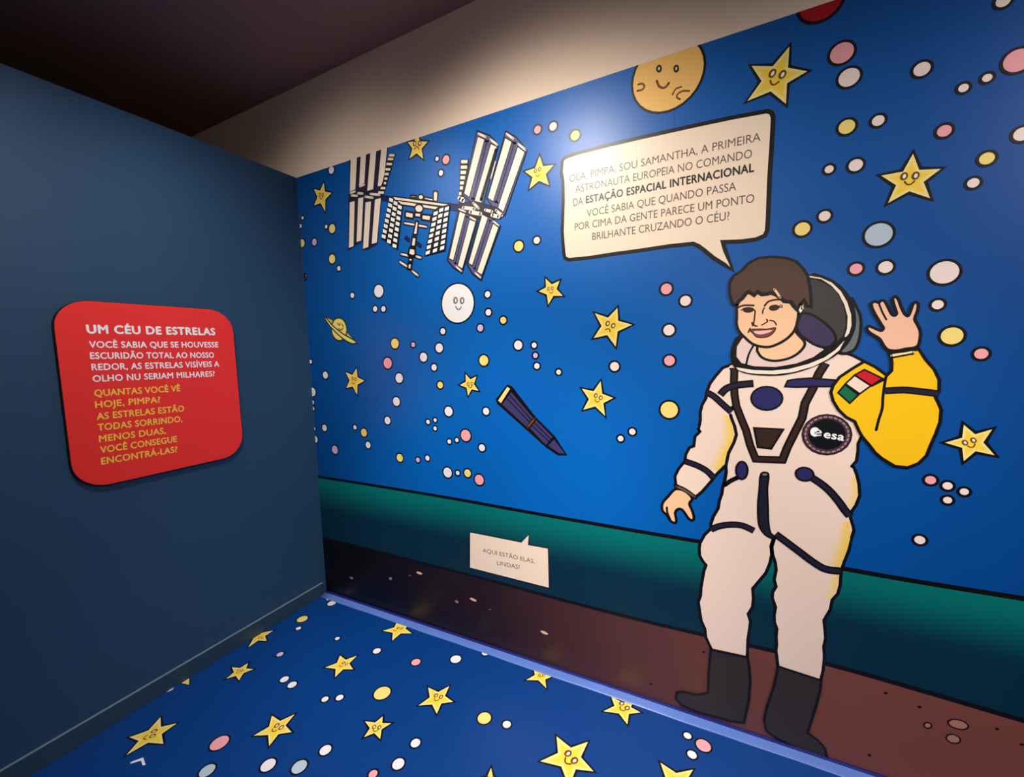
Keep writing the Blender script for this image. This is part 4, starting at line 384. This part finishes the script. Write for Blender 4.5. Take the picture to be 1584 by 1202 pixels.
('star','f','floor_mural','smiling floor star right of the pink dot',[('S',[(1222,-1576),(1344,-1580),(1398,-1479),(1429,-1589),(1538,-1609),(1453,-1669),(1488,-1774),(1382,-1712),(1273,-1770),(1310,-1658)],[1384,-1642]),('E','br',[680,-811,707,-809,691,-834],0,1.0)]),
('star','f','floor_mural','floor star nearest the wall corner',[('S',[(1321,-78),(1421,-117),(1477,-34),(1505,-146),(1632,-182),(1514,-236),(1511,-369),(1422,-265),(1291,-287),(1371,-186)],[1447,-190]),('E','br',[710,-87,732,-80,708,-115],0,1.0)]),
('star','f','floor_mural','small smiling floor star below the yellow dot',[('S',[(2133,-1159),(2180,-1211),(2253,-1178),(2219,-1259),(2275,-1333),(2188,-1313),(2138,-1379),(2121,-1294),(2029,-1262),(2120,-1234)],[2166,-1262]),('E','br',[1072,-635,1094,-627,1090,-648],0,1.0)]),
('star','f','floor_mural',None,[('F','yp',0,[(24,-1646),(133,-1703),(22,-1728)]),('L','k',5.0,1,0,[(24,-1646),(133,-1703),(22,-1728)])]),
('dot','f','floor_mural',None,[('F','wh',0,[(617,-2350),(605,-2341),(648,-2278),(743,-2300),(726,-2314),(667,-2299)])]),
('dot','f','floor_mural',None,[('F','wh',0,[(29,-1850),(19,-1814),(25,-1783),(43,-1807)])]),
('dot','f','floor_mural',None,[('D','w',[2322,-309],27.1,7)]),
('dot','f','floor_mural',None,[('D','p',[1970,-517],22.9,7)]),
('dot','f','floor_mural',None,[('D','w',[2555,-98],19.4,7)]),
('dot','f','floor_mural',None,[('D','y',[2955,-793],28.9,7)]),
('dot','f','floor_mural',None,[('D','w',[3161,-765],17.3,7)]),
('dot','f','floor_mural',None,[('D','w',[2565,-1236],19.2,7)]),
('dot','f','floor_mural',None,[('D','w',[4543,-232],14.6,7)]),
('dot','f','floor_mural',None,[('D','p',[4663,-270],26.9,7)]),
('dot','f','floor_mural',None,[('D','w',[4588,-390],16.8,7)]),
('dot','f','floor_mural',None,[('D','c',[282,-153],25.7,7)]),
('dot','f','floor_mural',None,[('D','w',[163,-101],14.5,7)]),
('dot','f','floor_mural',None,[('D','y',[225,-533],30.0,7)]),
('dot','f','floor_mural',None,[('D','w',[341,-670],14.5,7)]),
('dot','f','floor_mural',None,[('D','w',[914,-603],12.5,7)]),
('dot','f','floor_mural',None,[('D','v',[552,-1044],17.0,7)]),
('dot','f','floor_mural',None,[('D','w',[1474,-564],20.4,7)]),
('dot','f','floor_mural',None,[('D','w',[928,-1252],19.3,7)]),
('dot','f','floor_mural',None,[('D','w',[1063,-1265],19.9,7)]),
('dot','f','floor_mural',None,[('D','w',[1506,-1248],15.2,7)]),
('dot','f','floor_mural',None,[('D','w',[1616,-1176],16.6,7)]),
('dot','f','floor_mural',None,[('D','y',[1942,-967],37.6,7)]),
('dot','f','floor_mural',None,[('D','p',[1079,-1935],33.0,7)]),
('dot','f','floor_mural',None,[('D','b',[1245,-2113],25.9,7)]),
('dot','f','floor_mural',None,[('D','w',[1638,-1879],26.0,7)]),
('dot','f','floor_mural',None,[('D','b',[1874,-1782],27.0,7)]),
('dot','f','floor_mural',None,[('D','w',[1942,-1597],21.9,7)]),
('dot','f','floor_mural',None,[('D','w',[2560,-1432],22.6,7)]),
('dot','f','floor_mural',None,[('D','p',[2441,-1576],15.8,7)]),
('lettering','l','sign','white upper lines of the sign text',[('T','wh','UM CÉU DE ESTRELAS',[-2121,3425],[-1135,3431],34.2,1.5),('T','wh','VOCÊ SABIA QUE SE HOUVESSE',[-2118,3304],[-1115,3303],26.7,0.8),('T','wh','ESCURIDÃO TOTAL AO NOSSO',[-2120,3211],[-1165,3197],26.7,0.8),('T','wh','REDOR, AS ESTRELAS VISÍVEIS A',[-2120,3115],[-1124,3103],26.9,0.8),('T','wh','OLHO NU SERIAM MILHARES?',[-2121,3018],[-1176,3004],26.9,0.8)]),
('lettering','l','sign','yellow lower lines of the sign text',[('T','yt','QUANTAS VOCÊ VÊ',[-2122,2895],[-1497,2880],27.7,0.8),('T','yt','HOJE, PIMPA?',[-2125,2798],[-1668,2790],27.3,0.8),('T','yt','AS ESTRELAS ESTÃO',[-2124,2697],[-1482,2680],28.0,0.8),('T','yt','TODAS SORRINDO,',[-2127,2603],[-1506,2580],28.1,0.8),('T','yt','MENOS DUAS,',[-2126,2505],[-1650,2490],27.7,0.8),('T','yt','VOCÊ CONSEGUE',[-2127,2409],[-1566,2393],28.1,0.8),('T','yt','ENCONTRÁ-LAS?',[-2129,2311],[-1574,2293],28.2,0.8)]),
]

def thing(name, label, cat, loc=(0,0,0)):
    o = bpy.data.objects.new(name, None); C.objects.link(o); o.location = loc; o.empty_display_size = 0.2
    o['label'] = label; o['category'] = cat; return o
ROOT = {'wall_mural': thing('wall_mural', 'blue starry-sky mural on the wall below the cream band', 'mural'),
        'floor_mural': thing('floor_mural', 'printed yellow stars and coloured dots scattered on the blue floor', 'floor decal')}
CLIPW = [((0,0,HT-0.0005), (0,0,1)), ((0,0,0.001), (0,0,-1)), ((0.001,0,0), (-1,0,0)), ((X1-0.001,0,0), (1,0,0))]
CLIPF = [((0.0112,0,0), (-1,0,0)), ((0,-0.0005,0), (0,1,0))]
# sheet: sky, horizon glow, ground
def curve_at(c, x):
    for a, b in zip(c, c[1:]):
        if a[0] <= x <= b[0]: return a[1]+(b[1]-a[1])*(x-a[0])/(b[0]-a[0])
    return c[-1][1] if x > c[-1][0] else c[0][1]
xs = [X1*i/80 for i in range(81)]
def soft(c): return [(x, sum(curve_at(c, min(max(x+d, c[0][0]), c[-1][0])) for d in (-0.12, -0.06, 0, 0.06, 0.12))/5) for x in xs]
HC = soft(HORIZON); GC = soft(GROUND)
# printed sky: bright blue behind the station and the dots, deeper navy further along the wall
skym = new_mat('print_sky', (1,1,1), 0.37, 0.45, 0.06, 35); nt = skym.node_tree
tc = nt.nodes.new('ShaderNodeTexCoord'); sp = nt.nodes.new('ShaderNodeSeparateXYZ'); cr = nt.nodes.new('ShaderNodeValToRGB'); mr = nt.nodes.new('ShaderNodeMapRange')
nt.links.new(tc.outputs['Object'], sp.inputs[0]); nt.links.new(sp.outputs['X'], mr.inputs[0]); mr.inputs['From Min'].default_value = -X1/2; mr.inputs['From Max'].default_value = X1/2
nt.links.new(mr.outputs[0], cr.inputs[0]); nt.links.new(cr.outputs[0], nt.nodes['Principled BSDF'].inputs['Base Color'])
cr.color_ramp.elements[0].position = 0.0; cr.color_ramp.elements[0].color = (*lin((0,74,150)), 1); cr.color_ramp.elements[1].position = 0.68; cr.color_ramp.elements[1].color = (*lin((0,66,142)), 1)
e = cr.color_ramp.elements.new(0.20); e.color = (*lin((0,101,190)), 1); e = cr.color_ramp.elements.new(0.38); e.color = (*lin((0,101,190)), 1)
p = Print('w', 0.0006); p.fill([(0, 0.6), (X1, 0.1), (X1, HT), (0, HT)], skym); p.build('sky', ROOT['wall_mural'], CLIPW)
p = Print('w', 0.0008); p.ramp(HC, GC, ink_ramp('teal', 'deep', (0.0, 0.6))); p.up(); p.stroke(HC, 0.017, ink('k'), 0); p.build('horizon_glow', ROOT['wall_mural'], CLIPW)
# joint between two sheets of the print
p = Print('w', 0.0007); p.stroke([(2.208, 2.30), (2.208, HT)], 0.0016, ink('nv'), 2); p.build('sheet_joint', ROOT['wall_mural'], CLIPW)
# ground: near-black beside the corner, brown further along
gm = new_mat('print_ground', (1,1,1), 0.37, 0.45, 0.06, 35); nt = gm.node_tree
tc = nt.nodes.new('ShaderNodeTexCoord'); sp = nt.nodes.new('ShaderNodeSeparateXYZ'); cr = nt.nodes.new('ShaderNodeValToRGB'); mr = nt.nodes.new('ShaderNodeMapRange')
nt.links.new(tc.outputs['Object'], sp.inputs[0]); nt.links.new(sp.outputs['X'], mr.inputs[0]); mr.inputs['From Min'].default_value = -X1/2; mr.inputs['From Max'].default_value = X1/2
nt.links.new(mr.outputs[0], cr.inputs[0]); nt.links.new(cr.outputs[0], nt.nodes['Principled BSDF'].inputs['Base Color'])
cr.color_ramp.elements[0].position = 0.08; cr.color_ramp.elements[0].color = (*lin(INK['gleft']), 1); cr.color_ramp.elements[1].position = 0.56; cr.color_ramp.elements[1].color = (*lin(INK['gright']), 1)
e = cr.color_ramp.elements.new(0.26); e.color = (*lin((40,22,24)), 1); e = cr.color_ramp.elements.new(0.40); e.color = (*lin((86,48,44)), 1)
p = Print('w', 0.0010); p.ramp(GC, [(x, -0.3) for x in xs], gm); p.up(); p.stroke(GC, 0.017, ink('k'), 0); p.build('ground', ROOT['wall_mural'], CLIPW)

# sign board on the left wall
bx0, bx1, bz0, bz1, RC = -1.1571, -0.4723, 1.062, 1.848, 0.115
def rrect(a0, a1, b0, b1, r, n=8):
    out = []
    for cx, cz, s in ((a1-r, b1-r, 0), (a0+r, b1-r, 90), (a0+r, b0+r, 180), (a1-r, b0+r, 270)):
        for k in range(n+1):
            t = math.radians(s+90*k/n); out.append((cx+r*math.cos(t), cz+r*math.sin(t)))
    return out
sign = thing('sign', 'red rounded sign board with white and yellow lettering on the dark blue wall', 'sign', (0.02, (bx0+bx1)/2, bz0))
red = new_mat('red_sign_face', lin((246,48,40)), 0.38, 0.5, 0.05, 40); side = new_mat('sign_dark_edge', lin((26,12,16)), 0.6, 0.3)
def slab(name, pts, d0, d1, mat, parent, bev=0):
    bm = bmesh.new(); vs = [bm.verts.new((0, y, z)) for y, z in pts]; f = bm.faces.new(vs); g = bmesh.ops.extrude_face_region(bm, geom=[f])
    for v in g['geom']:
        if isinstance(v, bmesh.types.BMVert): v.co.x = d1-d0
    if bev:
        ed = [e for e in bm.edges if all(abs(v.co.x-(d1-d0)) < 1e-6 for v in e.verts)]; bmesh.ops.bevel(bm, geom=ed, offset=bev, segments=2, affect='EDGES')
    bmesh.ops.recalc_face_normals(bm, faces=bm.faces[:]); me = bpy.data.meshes.new(name); bm.to_mesh(me); bm.free(); me.materials.append(mat)
    return link(name, me, parent, (d0-sign.location.x, -sign.location.y, -sign.location.z))
slab('backing', rrect(bx0, bx1, bz0, bz1, RC), 0.001, 0.024, side, sign)
slab('face', rrect(bx0+0.002, bx1-0.002, bz0+0.002, bz1-0.002, RC-0.002), 0.0241, 0.0275, red, sign, 0.0012)
ROOT['sign'] = sign

def text_ink(p, txt, col, a, b, h, bold):
    V, Fs = text_shape(txt, bold)
    x0 = min(v[0] for v in V); x1 = max(v[0] for v in V); a = Vector(a); b = Vector(b); d = b-a; n = Vector((-d.y, d.x)).normalized()
    mi = p.mi(ink(col)); pts = [a+d*((x-x0)/(x1-x0))+n*(y/CAPH*h) for x, y in V]
    o = 0.020*bold*h/CAPH*1.4
    for sx, sy in (((-o, 0), (o, 0), (0, o), (0, -o)) if bold else ((0, 0),)):
        for f in Fs: p.face([pts[k]+Vector((sx, sy)) for k in f], mi)
        p.d += 0.00001
V_, _f = text_shape('H', 0); CAPH = max(v[1] for v in V_)
OBJ = {}; OFF = {}; PRN = {}
def world_loc(o):
    v = Vector(o.location)
    while o.parent is not None: o = o.parent; v += Vector(o.location)
    return v
BASE = {'w': 0.0013, 'f': 0.0004, 'l': 0.0279}
for idx, (name, pl, par, label, ops) in enumerate(PARTS):
    top = isinstance(par, int)
    d0 = PRN[par] if top else BASE[pl]
    p = Print(pl, d0)
    for op in ops:
        t = op[0]
        if t == 'F':
            pts = H(op[3]); pts = smooth(pts, 1) if op[2] else pts; p.fill(pts, ink(op[1]))
        elif t == 'L':
            pts = H(op[5]); pts = smooth(pts, op[3] == 1) if op[4] else pts; p.stroke(pts, op[2]/1000, ink(op[1]), op[3])
        elif t == 'D':
            c = (op[2][0]/2000, op[2][1]/2000); r = op[3]/1000; p.disc(c, r+op[4]/1000, ink('k')); p.up(); p.disc(c, r, ink(op[1]))
        elif t == 'G': p.ramp(H(op[4]), H(op[5]), ink_ramp(op[1], op[2]), op[3])
        elif t == 'T': text_ink(p, op[2], op[1], (op[3][0]/2000, op[3][1]/2000), (op[4][0]/2000, op[4][1]/2000), op[5]/1000, op[6])
        elif t == 'S':
            ring = H(op[1]); c = Vector((op[2][0]/2000, op[2][1]/2000)); inner = [tuple(c+(Vector(q)-c)*0.55) for q in ring]
            p.stroke(ring, 0.0185, ink('k'), 1); p.up(); p.ramp(ring, inner, ink_ramp('s0', 's1'), 1); p.fill(inner, ink('s1'))
        elif t == 'E':
            v = [q/1000 for q in op[2]]; e1, e2, mo = Vector(v[0:2]), Vector(v[2:4]), Vector(v[4:6]); d = (e2-e1); D = d.length; ex = d.normalized()
            mid = (e1+e2)/2; ey = Vector((-ex.y, ex.x)); ey = ey if (mid-mo).dot(ey) > 0 else -ey; rot = math.atan2(ex.y, ex.x)
            for e in (e1, e2): p.disc(e, D*0.36, ink(op[1]), 14, D*0.46, rot)
            p.up()
            for e in (e1, e2): p.disc(e+ex*D*0.03, D*0.15, ink('wh'), 12, D*0.24, rot)
            sg = -1 if op[3] else 1; k = D*0.42; dep = D*0.26*sg
            p.stroke([tuple(mo+ex*k*s_+ey*dep*(s_*s_*1.4-0.5)) for s_ in (-1,-0.75,-0.4,0,0.4,0.75,1)], D*0.17, ink(op[1]), 0)
        p.up()
    parent = OBJ[par] if top else ROOT[par]
    o = p.build(name, parent, CLIPW if pl == 'w' else (CLIPF if pl == 'f' else None), world_loc)
    if o is None: continue
    OBJ[idx] = o; PRN[idx] = p.d
    if top: PRN[par] = p.d
    if label: o['label'] = label
